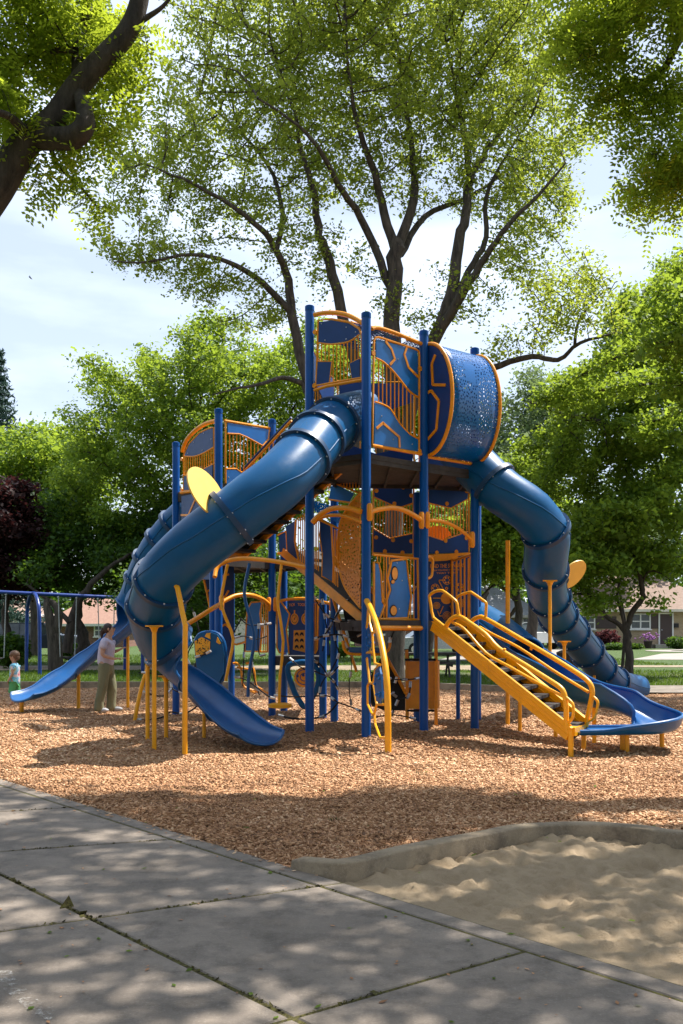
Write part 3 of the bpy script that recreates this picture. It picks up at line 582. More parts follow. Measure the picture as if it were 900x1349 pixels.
# bright mass left of the towers
D4 = 40
bush_tree('maple_tree', 'broad bright green maple filling the view between the sky and the left tower', 270, 0, D4, [pxb(190, 520, D4, 75, 60, 3), pxb(300, 500, D4, 95, 60, 4), pxb(390, 500, D4 + 1, 60, 60, 3), pxb(445, 480, D4 + 2, 55, 45, 3, .9), pxb(140, 580, D4, 55, 55, 3), pxb(240, 600, D4, 110, 80, 4), pxb(350, 620, D4, 90, 90, 3), pxb(150, 660, D4 - 1, 80, 60, 3), pxb(270, 440, D4, 60, 25, 2, .9), pxb(110, 620, D4, 40, 50, 2.5)],
          M['lf_bright'], 100000, .14, .55, .3, natt=2200, kill=.8, spread=.27, clump=.16, nclump=120)
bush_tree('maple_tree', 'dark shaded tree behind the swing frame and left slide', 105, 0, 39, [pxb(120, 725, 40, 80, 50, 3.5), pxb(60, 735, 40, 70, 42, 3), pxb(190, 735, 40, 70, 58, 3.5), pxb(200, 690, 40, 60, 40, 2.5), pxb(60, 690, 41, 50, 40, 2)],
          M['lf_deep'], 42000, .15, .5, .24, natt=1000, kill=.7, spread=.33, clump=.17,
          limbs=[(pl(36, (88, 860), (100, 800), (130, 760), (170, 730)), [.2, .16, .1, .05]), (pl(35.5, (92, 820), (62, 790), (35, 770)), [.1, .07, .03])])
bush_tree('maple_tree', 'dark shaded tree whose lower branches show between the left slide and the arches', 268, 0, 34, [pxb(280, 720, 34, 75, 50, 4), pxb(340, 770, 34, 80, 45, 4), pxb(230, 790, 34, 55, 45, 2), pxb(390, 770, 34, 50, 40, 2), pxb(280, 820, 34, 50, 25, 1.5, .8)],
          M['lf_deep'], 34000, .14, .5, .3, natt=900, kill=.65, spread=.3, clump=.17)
bush_tree('ash_tree', 'yellow-green tree at the far left below the blue spruce', 45, 0, 50, [pxb(45, 600, 50, 75, 40, 4), pxb(10, 640, 50, 50, 55, 3), pxb(100, 640, 50, 55, 60, 3), pxb(20, 690, 50, 60, 50, 3)], M['lf_bright'], 40000, .19, .5, .25, natt=1100, kill=1.0, spread=.42, clump=.17)
bush_tree('plum_tree', 'purple-leaved tree at the left edge above the swing beam', 8, 0, 38, [pxb(12, 690, 38, 48, 50, 2), pxb(5, 750, 38, 60, 40, 2)], M['lf_purple'], 22000, .19, .5, .18, natt=600, kill=.7, spread=.3)
# conifer
def conifer(px, py_top, D, label, hw):
    g = Vector(((px - CX) * D / F, D, 0)); top = P(px, py_top, D).z; root = thing('spruce_tree', label, 'tree', g)
    MB().tube([g, g + Vector((0, 0, top))], [.35, .02], 8).build('trunk', M['bark2'], root); C = []
    for k in range(34):
        f = k / 33; z = top * (.12 + .87 * f); rr = hw * (1 - f) ** .8 + .15
        for a in range(13):
            an = a * 2.4 + k * 1.7 + random.random() * .5; L_ = rr * random.uniform(.75, 1.12); m_ = int(60 * L_ / hw) + 10; s_ = RNG.random(m_) ** .7 * L_
            C.append(np.stack([g.x + np.cos(an) * s_ + RNG.normal(0, .14, m_), g.y + np.sin(an) * s_ + RNG.normal(0, .14, m_), z - .22 * s_ + RNG.normal(0, .1, m_) + .1 * np.sin(s_ * 2)], 1))
    C = np.vstack(C); V, Q = leaf_quads(C, .3, .3, .2, .3, .4); np_mesh('crown', V, Q, M['lf_blue'], root, tint=RNG.random(len(Q)))
conifer(-2, 462, 62, 'blue-green spruce standing highest at the left edge', 3.2)
# right side
D7 = 31
bush_tree('elm_tree', 'large dense green tree filling the right edge beside the far tube slide', 965, 0, D7, [pxb(875, 400, D7, 60, 55, 3), pxb(890, 340, D7, 40, 40, 2, .8), pxb(830, 430, D7, 50, 40, 2.5, .7), pxb(830, 500, D7, 80, 50, 3), pxb(890, 520, D7, 60, 80, 3), pxb(790, 590, D7, 90, 50, 3), pxb(870, 615, D7, 70, 60, 3), pxb(760, 635, D7, 60, 42, 2.5), pxb(860, 680, D7, 60, 28, 2, .8), (9.3, 22.3, 8.0, 1.9, 2.3, 2.1, 2.0), pxb(700, 610, D7 + 2, 50, 35, 2, .7)],  # the lobe in world coordinates is added to shade the lower far tube slide
          M['lf_bright'], 100000, .125, .5, .34, natt=2500, kill=.65, spread=.22, clump=.16, nclump=110,
          limbs=[(pl(D7, (905, 575), (860, 572, -.5), (800, 558, -1), (740, 545, -1.5), (700, 530, -2)), [.13, .11, .08, .05, .02]), (pl(D7, (905, 480), (850, 482), (800, 500), (760, 520)), [.1, .08, .05, .02])])
bush_tree('ash_tree', 'pale grey-green tree beyond the drum of the tall tower', 700, 0, 58, [pxb(700, 520, 58, 50, 40, 4), pxb(690, 590, 58, 65, 50, 4), pxb(740, 560, 58, 50, 60, 4), pxb(680, 660, 58, 60, 50, 4), pxb(620, 640, 60, 50, 60, 4)], M['lf_grey'], 38000, .2, .5, .3, natt=1100, kill=1.1, spread=.45, clump=.17)
D9 = 29.5
make_tree('redbud_tree', 'small tree with a forked crooked trunk in front of the tan brick house', 'tree', None, [
 (pl(D9, (829, 893), (828, 860), (826, 838), (824, 822)), [.15, .12, .12, .12]),
 (pl(D9, (826, 828), (832, 808), (845, 790), (846, 772), (842, 750), (832, 725), (820, 700)), [.1, .09, .085, .08, .06, .04, .02]),
 (pl(D9, (822, 830), (812, 820), (798, 812), (790, 795), (780, 785), (762, 782), (745, 786)), [.08, .07, .06, .05, .045, .03, .015]),
 (pl(D9, (822, 822), (818, 805), (813, 785), (818, 762), (820, 752), (812, 752), (800, 760)), [.05, .045, .04, .03, .025, .02, .012]),
 (pl(D9, (845, 776), (850, 758), (858, 752), (872, 756), (885, 765)), [.045, .035, .03, .02, .01])],
 [pxb(830, 685, D9, 70, 42, 1.8), pxb(795, 750, D9, 50, 28, 1.4, .6), pxb(788, 797, D9, 28, 20, 1, .6), pxb(870, 730, D9, 45, 32, 1.5, .5), pxb(868, 792, D9, 22, 12, .6, .5), pxb(760, 720, D9, 40, 45, 1.4, .8)],
 M['bark2'], M['lf_bright'], natt=1300, nleaf=17000, lsize=.15, infl=2.2, kill=.3, step=.24, spread=.2, clump=.2, maxn=4000, tipr=.008, nclump=120)
bush_tree('sapling', 'thin dark sapling just left of the forked trunk', 819, 0, 33, [pxb(815, 700, 33, 25, 20, .6)], M['lf_deep'], 1500, .14, 1.0, .05, natt=80, kill=.5)
bush_tree('ash_tree', 'slim tree in front of the grey-roofed house', 680, 0, 44, [pxb(660, 700, 44, 45, 55, 2), pxb(700, 720, 44, 40, 45, 2), pxb(690, 650, 44, 50, 40, 2)], M['lf_bright'], 20000, .22, .85, .17, natt=700, kill=.7, spread=.32,
          limbs=[(pl(44, (681, 800), (665, 820), (650, 835), (640, 838)), [.1, .06, .04, .02]), (pl(44, (678, 790), (655, 770), (635, 785), (620, 800)), [.09, .06, .04, .02])])
bush_tree('maple_tree', 'tree crown seen through the middle panels of the tall tower', 560, 0, 46, [pxb(530, 540, 46, 70, 60, 2.5, .8), pxb(540, 690, 46, 60, 60, 2.5), pxb(600, 700, 46, 50, 60, 2.5), pxb(470, 700, 46, 50, 70, 2.5), pxb(520, 760, 46, 60, 30, 2, .5)], M['lf_bright'], 34000, .2, .6, .25, natt=900, kill=.8, spread=.36)
bush_tree('maple_tree', 'green tree behind the drum of the tall tower', 640, 0, 70, [pxb(600, 720, 78, 60, 40, 4), pxb(680, 715, 78, 50, 40, 4), pxb(740, 715, 78, 50, 50, 4), pxb(800, 700, 70, 60, 60, 4), pxb(870, 720, 75, 60, 50, 4)], M['lf_grey'], 22000, .34, .5, .3, natt=600, kill=1.2, spread=.5)
# unseen trees added behind and beside the camera to cut sky fill and reflections
for i, (x, y, r_, h) in enumerate(((-15, 3, 5, 15), (-9, -9, 6, 16), (2, -12, 6.5, 17), (12, -8, 6, 16), (19, 2, 5, 15), (-20, 14, 5, 14))):
    lab = ['unseen tree added well left of the path to cut sky fill', 'unseen tree added behind the left end of the path to cut sky fill', 'largest unseen tree, added straight behind the path to cut sky fill', 'unseen tree added behind the sand pit to cut sky fill', 'unseen tree added far to the right of the sand pit to cut sky fill', 'unseen tree added left of the swings to cut sky fill'][i]
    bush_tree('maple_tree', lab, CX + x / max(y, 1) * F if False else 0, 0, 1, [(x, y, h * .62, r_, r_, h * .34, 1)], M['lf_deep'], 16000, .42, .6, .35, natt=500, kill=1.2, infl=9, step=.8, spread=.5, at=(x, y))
# far tree belt
C = []
for i in range(62):
    x = -80 + i * 2.75 + random.uniform(-1, 1); y = random.uniform(95, 118); h = random.uniform(7, 12)
    k = 420; q = RNG.normal(size=(k, 3)); q /= np.linalg.norm(q, axis=1)[:, None]; q *= RNG.random(k)[:, None] ** .4 * np.array((3.6, 2.5, h / 2)); C.append(q + np.array((x, y, h / 2)))
C = np.vstack(C); V, Q = leaf_quads(C, .75, .35, .4); tag(np_mesh('distant_trees', V, Q, M['lf_deep'], tint=RNG.random(len(Q))), 'dark far-off tree belt behind the houses', 'trees', kind='stuff')
tag(np_mesh('grass', GRASS[0], GRASS[1], leafmat('grass_blades', (.03, .07, .008), (.09, .16, .02), (.22, .34, .03), .3, .35), tint=GRASS[2]), 'short park grass growing beyond the wood chips', 'grass', kind='stuff')
# shrubs
def shrub(px, py, D, wpx, hpx, leaf, label, n=2500, ls=.1, name='shrub', group=None):
    g = G(px, py) if D is None else Vector(((px - CX) * D / F, D, 0)); w = wpx * g.y / F / 2; h = hpx * g.y / F; root = thing(name, label, 'shrub', g, group)
    st = MB()
    for k in range(7):
        a = k * .9; st.tube([g + Vector((math.cos(a) * .05, math.sin(a) * .05, -.03)), g + Vector((math.cos(a) * w * .4, math.sin(a) * w * .3, h * .45)), g + Vector((math.cos(a) * w * .7, math.sin(a) * w * .5, h * .8))], [.03, .02, .006], 5, sm=3)
    st.build('stem', M['bark2'], root); q = RNG.normal(size=(n, 3)); q /= np.linalg.norm(q, axis=1)[:, None]; q *= RNG.random(n)[:, None] ** .4
    q *= 1 + .16 * np.sin(q[:, :1] * 9 + 1) * np.cos(q[:, 2:3] * 8 + q[:, 1:2] * 6); C = q * np.array((w, w * .8, h / 2)) + np.array((g.x, g.y, h * .52)); V, Q = leaf_quads(C, ls, .3, .4); np_mesh('foliage', V, Q, leaf, root, tint=RNG.random(len(Q)))
shrub(800, 0, 63, 34, 26, M['lf_pink'], 'burgundy shrub below the left window of the tan brick house', 2600, .15)
shrub(786, 0, 62, 26, 9, M['lf_grey'], 'low yellow-green shrub at the foot of the burgundy one', 1000, .12)
shrub(812, 0, 62, 30, 10, M['lf_deep'], 'low dark green shrub right of the yellow-green one', 1200, .12)
shrub(893, 0, 64, 32, 17, M['lf_deep'], 'rounded green bush right of the front door steps', 2000, .13)
shrub(838, 0, 64, 22, 8, M['lf_deep'], 'low green bush between the trunk and the purple flowers', 800, .12)
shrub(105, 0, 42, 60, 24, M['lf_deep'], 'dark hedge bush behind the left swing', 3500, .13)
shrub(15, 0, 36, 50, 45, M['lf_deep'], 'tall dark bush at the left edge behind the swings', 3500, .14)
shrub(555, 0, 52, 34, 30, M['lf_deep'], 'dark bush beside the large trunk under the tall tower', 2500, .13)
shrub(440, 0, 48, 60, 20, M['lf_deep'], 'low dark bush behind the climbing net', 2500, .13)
# ------------------------------------------------------------------ play structure: one welded thing, everything on it is a part
PX = {'A1': (408, 14.0, 402), 'A2': (482.5, 13.4, 411), 'A3': (558.5, 14.2, 435), 'A4': (625.5, 14.9, 458), 'A5': (550, 16.0, None), 'A8': (440.5, 15.9, None),
      'A7': (425.5, 16.6, None), 'A9': (629, 16.4, None), 'B1': (232, 17.2, 582), 'B2': (288, 16.0, 538), 'B2b': (281, 16.2, 690), 'B4': (358.5, 17.0, 552), 'B3': (305, 19.5, 640), 'B5': (374, 17.9, 700)}
XY = {k: Vector(((p[0] - CX) * p[1] / F, p[1], 0)) for k, p in PX.items()}
play = thing('play_structure', 'tall blue and orange playground climbing structure with tube slides on the wood chips', 'play structure', (XY['A2'].x, XY['A2'].y, 0))
TOPZ = {'A5': 3.75, 'A8': 3.8, 'A7': 3.0, 'A9': 3.85}
for k, (px, D, ty) in PX.items():
    zt = TOPZ.get(k) or EYE + (HY - ty) * D / F; b = XY[k]; mb = MB()
    mb.tube([b + Vector((0, 0, -.15)), b + Vector((0, 0, zt - .035)), b + Vector((0, 0, zt - .01)), b + Vector((0, 0, zt))], [.0635, .0635, .057, .03], 20)
    if k in ('A1', 'A2', 'A3', 'A4', 'B1', 'B2', 'B4'): mb.tube([b + Vector((0, 0, zt - .08)), b + Vector((0, 0, zt - .02))], .068, 20)
    if k == 'A2': mb.tube([b + Vector((0, 0, 3.99)), b + Vector((0, 0, 4.03))], .066, 20)
    mb.build('post', M['post'], play)
thin = lambda px, D, z: MB().tube([Vector(((px - CX) * D / F, D, -.1)), Vector(((px - CX) * D / F, D, z))], .034, 12).build('post', M['post'], play)
thin(603.5, 16.3, 1.55)

def deck(name, keys, z, th=.1, m='deck', extra=None):
    poly = [XY[k] if isinstance(k, str) else k for k in keys]; poly = [Vector((p.x, p.y, z)) for p in poly]; c = sum(poly, Vector()) / len(poly)
    mb = MB().prism(poly, (0, 0, -th)); o = mb.build(name, M[m], play, smooth=False)
    rb = MB(); d = (poly[1] - poly[0]).normalized(); x0 = min(p.x for p in poly); x1 = max(p.x for p in poly)
    for i in range(len(poly)):                    # edge beams, and joists under the deck
        a, b = poly[i], poly[(i + 1) % len(poly)]; a2 = a.lerp(c, .03); b2 = b.lerp(c, .03); rb.bar(a2 - Vector((0, 0, th + .03)), b2 - Vector((0, 0, th + .03)), .03, .06)
    for t in np.linspace(.12, .88, 6):
        x = x0 + (x1 - x0) * t; hits = []
        for i in range(len(poly)):
            a, b = poly[i], poly[(i + 1) % len(poly)]
            if (a.x - x) * (b.x - x) < 0: hits.append(a.y + (b.y - a.y) * (x - a.x) / (b.x - a.x))
        if len(hits) >= 2: rb.bar((x, min(hits) + .05, z - th - .025), (x, max(hits) - .05, z - th - .025), .035, .05)
    rb.build('joists', M['deck'], o, smooth=False); return o
deck('deck', ['A1', 'A2', 'A3', 'A4', 'A9', 'A5', 'A8'], 3.93, .07)
deck('deck', ['A8', Vector((XY['A2'].x - .12, XY['A2'].y + .4, 0)), 'A2', 'A3', 'A4', 'A9', 'A5'], 1.66, .09)
deck('deck', ['B1', 'B2', 'B4', Vector((XY['B3'].x, 18.4, 0))], 3.9, .1)
deck('deck', ['B2', 'B4', 'A7', 'B5', Vector((XY['B3'].x, 18.6, 0)), 'B1'], 2.72, .1)
deck('deck', ['B4', 'A7', Vector((XY['A7'].x, 18.2, 0)), 'B5'], 1.06, .1)
zr = VP(XY['A2'], XY['A3']); MB().tube([zr.pt(490, 827.5), zr.pt(556, 827.5)], .035, 10).build('deck_rail', M['orange'], play)

# guard panels ---------------------------------------------------------
def clampset(mb, pts, n, r=.035, m=0):
    for p in pts: mb.cyl(p, n, r, .035, 10, m)
def panel(plane, frame=(), sheets=(), bars=(), rails=(), name='guard_panel', smat='sheet', r=.017, rb=.0095, stripes=(), clamps=(), bolts=(), fr_closed=True, th=.018, sm=0, omat='orange', label=None):
    sh = MB()
    for s_ in sheets: sh.prism([p + plane.n * (-th / 2) for p in plane.pts(s_)], plane.n * th)
    root = None
    if sheets:
        for i_, s_ in enumerate(sheets):
            o_ = MB().prism([p + plane.n * (-th / 2) for p in plane.pts(s_)], plane.n * th).build(name if i_ == 0 else 'panel_sheet', M[smat], play if i_ == 0 else root, smooth=False); root = root or o_
    fb = MB()
    for f_ in ([frame] if frame and not isinstance(frame[0], list) else frame): fb.tube(plane.pts(f_), r, 8, closed=fr_closed, sm=sm)
    for rl in rails: fb.tube(plane.pts(rl[0]), rl[1], 8, sm=rl[2] if len(rl) > 2 else 0)
    clampset(fb, plane.pts(clamps), plane.n)
    if root is None:
        if not fb.v:
            for a, b in bars: fb.tube([plane.pt(*a), plane.pt(*b)], rb, 6)
            bars = ()
        root = fb.build(name, M[omat], play)
    elif fb.v: fb.build('panel_frame', M[omat], root)
    if bars:
        bb = MB()
        for a, b in bars: bb.tube([plane.pt(*a), plane.pt(*b)], rb, 6)
        bb.build('bars', M[omat], root)
    if stripes:
        st = MB()
        for s_ in stripes:
            q = [p + plane.n * (th / 2 + .004) for p in plane.pts(s_)]
            for a, b in zip(q[:-1], q[1:]): st.bar(a - (b - a).normalized() * .008, b + (b - a).normalized() * .008, .012, .034, up=plane.n.cross(b - a))
        st.build('trim', M[omat], root)
    if bolts:
        bb = MB()
        for p in plane.pts(bolts): bb.ball(p + plane.n * (th / 2 + .002), .011, 6)
        bb.build('bolts', M['bolt'], root)
    if label: root['label'] = label
    return root
def barset(zf, xs, top, bot):
    f = lambda x, c: float(np.interp(x, [q[0] for q in c], [q[1] for q in c]))
    return [(zf((x, f(x, top)))[0], zf((x, f(x, bot)))[0]) for x in xs]
z1 = Z(390, 380, .31111); pA = VP(XY['A1'], XY['A2']); pB = VP(XY['A2'], XY['A3']); pC = VP(XY['A3'], XY['A4'])
panel(pA, z1((95, 135), (150, 130), (225, 143), (268, 170), (279, 200), (278, 377), (180, 394), (85, 412), (90, 300)), [z1((99, 142), (150, 136), (225, 149), (266, 176), (266, 195), (222, 222), (150, 233), (97, 228)), z1((94, 312), (152, 312), (142, 402), (88, 406)), z1((228, 318), (270, 298), (269, 376), (238, 382))],
      barset(z1, [108, 124, 140, 158, 173, 188, 203, 218, 234, 250, 264], [(98, 230), (150, 236), (222, 226), (268, 196)], [(98, 308), (150, 308), (158, 396), (222, 386), (230, 316), (268, 300)]),
      [(z1((78, 112), (120, 104), (170, 104), (220, 114), (262, 134), (287, 152)), .034, 3), (z1((78, 432), (130, 414), (220, 398), (284, 386)), .024), (z1((97, 230), (150, 236), (222, 226), (268, 196)), .012, 3), (z1((94, 309), (152, 309), (142, 400)), .010), (z1((270, 297), (228, 318), (238, 382)), .010)], smat='navy',
      clamps=z1((82, 185), (80, 412), (284, 380)), bolts=z1((110, 150), (125, 220), (215, 165), (215, 215), (255, 185), (255, 205)))
xs = list(range(350, 512, 17))
tc_ = [(338, 295), (365, 308), (400, 338), (440, 385), (480, 435), (520, 462)]; bc_ = [(335, 480), (370, 492), (400, 512), (440, 573), (480, 615), (520, 636)]
panel(pB, z1((330, 222), (336, 208), (350, 206), (430, 232), (505, 256), (519, 266), (522, 285), (521, 695), (322, 661)), [z1((338, 216), (430, 240), (512, 266), (515, 455), (480, 430), (440, 380), (400, 332), (365, 303), (338, 290)), z1((333, 486), (370, 498), (400, 518), (440, 580), (480, 621), (515, 641), (515, 690), (330, 659))],
      barset(z1, xs, tc_, bc_), [(z1(*tc_), .014, 3), (z1(*bc_), .014, 3), (z1((322, 664), (532, 702)), .024), (z1((322, 172), (350, 166), (440, 196), (535, 236)), .028, 3)], stripes=[z1((378, 226), (402, 258), (416, 300), (397, 322)), z1((466, 252), (456, 280), (474, 335), (514, 375)), z1((340, 592), (366, 570), (434, 630), (436, 672))],
      clamps=z1((524, 340), (522, 690), (326, 275)), bolts=z1((395, 245), (430, 300), (500, 360), (360, 540), (410, 640), (490, 660)))
# the perforated roof strip and its second rail
def roofstrip(a, b, px0, px1, up, depth=.9):
    n = -VP(a, b).n; A0 = VP(a, b).pt(*px0); B0 = VP(a, b).pt(*px1); V = []; k = 8
    for i in range(k + 1):
        t = i / k; h = up * math.sin(t * math.pi); o = n * depth * t; V += [A0 + o + Vector((0, 0, h)), B0 + o + Vector((0, 0, h))]
    o_ = MB().add(V, [(2 * i, 2 * i + 1, 2 * i + 3, 2 * i + 2) for i in range(k)]).build('roof', M['perf_blue'], play); surf(o_, lambda i, v: ((i % 2) * (B0 - A0).length, (i // 2) * .12, 0))
    MB().tube([V[8] + Vector((0, 0, .02)), V[9] + Vector((0, 0, .02))], .022, 8).build('roof_rail', M['orange'], o_); return o_
roofstrip(XY['A2'], XY['A3'], z1((330, 168))[0], z1((530, 232))[0], .16)
roofstrip(XY['A3'], XY['A4'], z1((560, 240))[0], z1((745, 292))[0], .16)
roofstrip(XY['A1'], XY['A2'], z1((85, 125))[0], z1((280, 160))[0], .05)

# drum -----------------------------------------------------------------
a3, a4 = XY['A3'], XY['A4']; nC = pC.n; zt, zb = 5.63, 4.04; zc = (zt + zb) / 2; rv = (zt - zb) / 2
def dprof(k=22, bo=.5, rvv=rv):
    return [(bo * math.cos(t) ** .9 if math.cos(t) > 0 else 0, rvv * math.sin(t)) for t in np.linspace(math.pi / 2, -math.pi / 2, k)]
dr = dprof(); V = []; sA = a3 + (a4 - a3).normalized() * .05; sB = a4 - (a4 - a3).normalized() * .02; segs = 6
for i in range(segs + 1):
    b = sA.lerp(sB, i / segs); V += [Vector((b.x, b.y, zc + z)) + nC * o for o, z in dr]
k = len(dr)
drum = MB().add(V, [(i * k + j, (i + 1) * k + j, (i + 1) * k + j + 1, i * k + j + 1) for i in range(segs) for j in range(k - 1)]).build('drum', M['perf_blue'], play); surf(drum, lambda i, v: ((i // k) / segs * (sB - sA).length, (i % k) * .082, 0))
drum['label'] = 'bulging perforated blue drum wall with orange rims'
mod = drum.modifiers.new('thickness', 'SOLIDIFY'); mod.thickness = .012
for b in (sA, sB): MB().tube([Vector((b.x, b.y, zc + z)) + nC * (o + .012) for o, z in dprof(26, .5, rv + .01)], .028, 10).build('rim', M['orange'], drum)
for z_ in (zb - .02,): MB().tube([Vector((sA.x, sA.y, z_)) + nC * .02, Vector((sB.x, sB.y, z_)) + nC * .02], .026, 8).build('rim', M['orange'], drum)
MB().tube([Vector((sA.x, sA.y, zt)), Vector((sB.x, sB.y, zt))], .024, 8).build('rim', M['orange'], drum)
eb = sA; ecap = MB().prism([Vector((eb.x, eb.y, zc + z * .98)) + nC * o * .96 for o, z in dr], (a3 - a4).normalized() * .012).build('end_panel', M['navy'], drum, smooth=False)
def ep(o, z): return Vector((eb.x, eb.y, z)) + nC * o + (a3 - a4).normalized() * .02
st = MB()
for L_ in ([(.40, 4.98), (.15, 5.03), (.13, 5.33), (.20, 5.45)], [(.02, 4.93), (.12, 4.95), (.27, 4.78), (.22, 4.38), (.04, 4.26)]):
    for a, b in zip(L_[:-1], L_[1:]): st.bar(ep(*a), ep(*b), .012, .04, up=(a4 - a3).cross(ep(*b) - ep(*a)))
st.build('trim', M['orange'], ecap)
pb = MB()
for i in range(11):
    for s_, bs in ((sA, .04), (sB, -.04)):
        t = math.pi / 2 - math.pi * (i + .5) / 11; b = s_ + (a4 - a3).normalized() * bs; pb.ball(Vector((b.x, b.y, zc + rv * math.sin(t))) + nC * (.5 * math.cos(t) ** .9 + .006), .012, 6)
pb.build('bolts', M['bolt'], drum)

# mid level panels -----------------------------------------------------
z7 = Z(480, 620, .17778); Q0 = Vector(((488 - CX) * 16.25 / F, 16.25, 0)); pM1 = VP(Q0, XY['A5']); pM2 = VP(XY['A5'], XY['A9'])
panel(pM1, z7((68, 95), (82, 78), (348, 120), (366, 138), (364, 622), (64, 612)), [z7((74, 92), (355, 128), (357, 238), (280, 264), (230, 262), (76, 192)), z7((72, 440), (190, 502), (357, 466), (357, 614), (70, 606))],
      barset(z7, range(95, 360, 22), [(70, 195), (230, 265), (280, 266), (365, 238)], [(70, 430), (190, 502), (365, 464)]), [(z7((70, 193), (230, 265), (280, 267), (365, 240)), .012), (z7((70, 430), (190, 503), (365, 465)), .012), (z7((60, 615), (390, 638)), .03)], smat='navy',
      clamps=z7((155, 105), (290, 125), (225, 245), (215, 515), (155, 598), (285, 608), (92, 150), (350, 185), (90, 495), (350, 523)))
panel(pM2, z7((470, 118), (755, 78), (775, 98), (775, 612), (470, 622)), [z7((472, 125), (765, 86), (765, 206), (640, 276), (472, 236)), z7((472, 482), (580, 517), (768, 450), (768, 606), (472, 616)), ],
      barset(z7, range(482, 770, 23), [(470, 238), (640, 276), (775, 204)], [(470, 480), (580, 516), (775, 450)]), [(z7((470, 238), (640, 277), (775, 204)), .012), (z7((470, 481), (580, 517), (775, 450)), .012)], smat='navy',
      clamps=z7((540, 128), (680, 108), (610, 245), (600, 520), (535, 608), (680, 602), (755, 152), (755, 500)))
po = VP(XY['A5'], XY['A9'], -.05)
MB().prism(po.pts(z7((472, 482), (472, 425), (510, 412), (560, 408), (610, 425), (640, 462), (640, 480), (580, 515))), po.n * -.03).build('bubble_panel', M['orange'], play, smooth=False)
pb_ = VP(XY['A5'], XY['A9'], .03); MB().prism(pb_.pts(z7((472, 624), (795, 606), (790, 622), (690, 634), (680, 655), (600, 668), (472, 674))), po.n * .03).build('lower_rail', M['orange'], play, smooth=False)
pUb = VP(XY['A5'], XY['A9']); zf_ = lambda a, b, z: [Vector((pUb.A.lerp(pUb.B, t).x, pUb.A.lerp(pUb.B, t).y, q)) for t, q in ((a, z[0]), (b, z[0]), (b, z[1]), (a, z[1]))]
rg = MB().prism(zf_(.05, .95, (4.05, 5.5)), pUb.n * .02).build('guard_panel', M['navy'], play, smooth=False); MB().tube(zf_(.03, .97, (4.02, 5.53)), .018, 8, closed=True).build('panel_frame', M['orange'], rg)
for A_, B_ in (('A1', 'A8'), ('A8', 'A5')):
    pv = VP(XY[A_], XY[B_]); a_, b_ = XY[A_], XY[B_]; Lq = (b_ - a_).length
    def q_(t, z): p = a_.lerp(b_, t); return Vector((p.x, p.y, z))
    g_ = MB().prism([q_(.06, 4.06), q_(.94, 4.06), q_(.94, 4.5), q_(.5, 4.36), q_(.06, 4.55)], pv.n * .018).build('guard_panel', M['navy'], play, smooth=False)
    MB().prism([q_(.06, 5.15), q_(.5, 5.0), q_(.94, 5.2), q_(.94, 5.5), q_(.06, 5.5)], pv.n * .018).build('panel_sheet', M['navy'], g_, smooth=False)
    MB().tube([q_(.04, 4.03), q_(.96, 4.03), q_(.96, 5.53), q_(.04, 5.53)], .02, 8, closed=True).build('panel_frame', M['orange'], g_); bm_ = MB()
    for t in np.linspace(.12, .88, 9): bm_.tube([q_(t, 4.3), q_(t, 5.25)], .010, 6)
    bm_.build('bars', M['orange'], g_)
# arched hoops between the posts
z8 = Z(300, 560, .2)
def hoop(pts, r=.03, clampends=True, m='orange', name='arch_rail', parent=None):
    o_ = MB().tube(pts, r, 12, sm=5)
    if clampends:
        for e in (pts[0], pts[-1]): o_.tube([e + Vector((0, 0, -.12)), e + Vector((0, 0, -.09)), e + Vector((0, 0, .09)), e + Vector((0, 0, .12))], [.025, .042, .042, .025], 10)
    return o_.build(name, M[m], parent or play)
pA2 = VP(XY['A1'], XY['A2'], .08); hoop(pA2.pts(z8((560, 640), (600, 598), (660, 560), (720, 546), (800, 548), (880, 572))), .036, False)
pA3 = VP(XY['A1'], XY['A2'], -.25); hoop(pA3.pts(z8((565, 650), (600, 618), (660, 597), (740, 594), (810, 612), (880, 640))), .026, False)
hoop(VP(XY['A2'], XY['A3'], .08).pts(z7((40, 308), (90, 292), (150, 280), (210, 276), (270, 286), (345, 318), (425, 368))), .036)
hoop(VP(XY['A3'], XY['A4'], .06).pts(z7((468, 368), (530, 370), (590, 380), (650, 402), (720, 445), (800, 512))), .028)
# lower barrier panel between the two front posts, set back
z2 = Z(390, 600, .31111); pL = VP(XY['A2'], XY['A3'], -.12)
panel(pL, [z2((405, 445), (468, 438), (474, 500), (488, 600), (474, 688), (384, 690), (384, 612), (398, 570), (388, 520), (400, 470)), z2((330, 450), (350, 455), (360, 500), (366, 620), (376, 632), (356, 690), (330, 690))],
      [z2((408, 452), (463, 446), (468, 500), (482, 600), (469, 684), (389, 686), (390, 612), (404, 570), (394, 520), (405, 472)), z2((334, 457), (347, 461), (354, 500), (360, 620), (368, 634), (351, 684), (334, 684))],
      barset(z2, [372, 383], [(330, 425), (520, 440)], [(330, 690), (520, 690)]) + barset(z2, [486, 499], [(330, 425), (520, 440)], [(330, 690), (520, 694)]) + barset(z2, [345, 358, 395], [(330, 422), (520, 440)], [(330, 450), (400, 462)]),
      [(z2((328, 420), (518, 438)), .016), (z2((328, 692), (518, 696)), .018), (z2((515, 436), (519, 697)), .016)], smat='sheet', stripes=(), bolts=z2((425, 455), (447, 530), (435, 650)))
ov = MB()
for x, y, a, b in [(415, 500, 12, 26), (407, 535, 7, 8), (410, 657, 13, 20)]:
    for q, mm_ in ((1.25, 1), (1, 0)):
        c = [(x + math.cos(t) * a * q, y + math.sin(t) * b * q) for t in np.linspace(0, 6.28, 15)[:-1]]; ov.prism([p + pL.n * (.012 if q > 1 else .016) for p in pL.pts(z2(*c))], pL.n * .004, m=mm_)
ov.build('ornament', [M['orange'], M['black']], play, smooth=False)
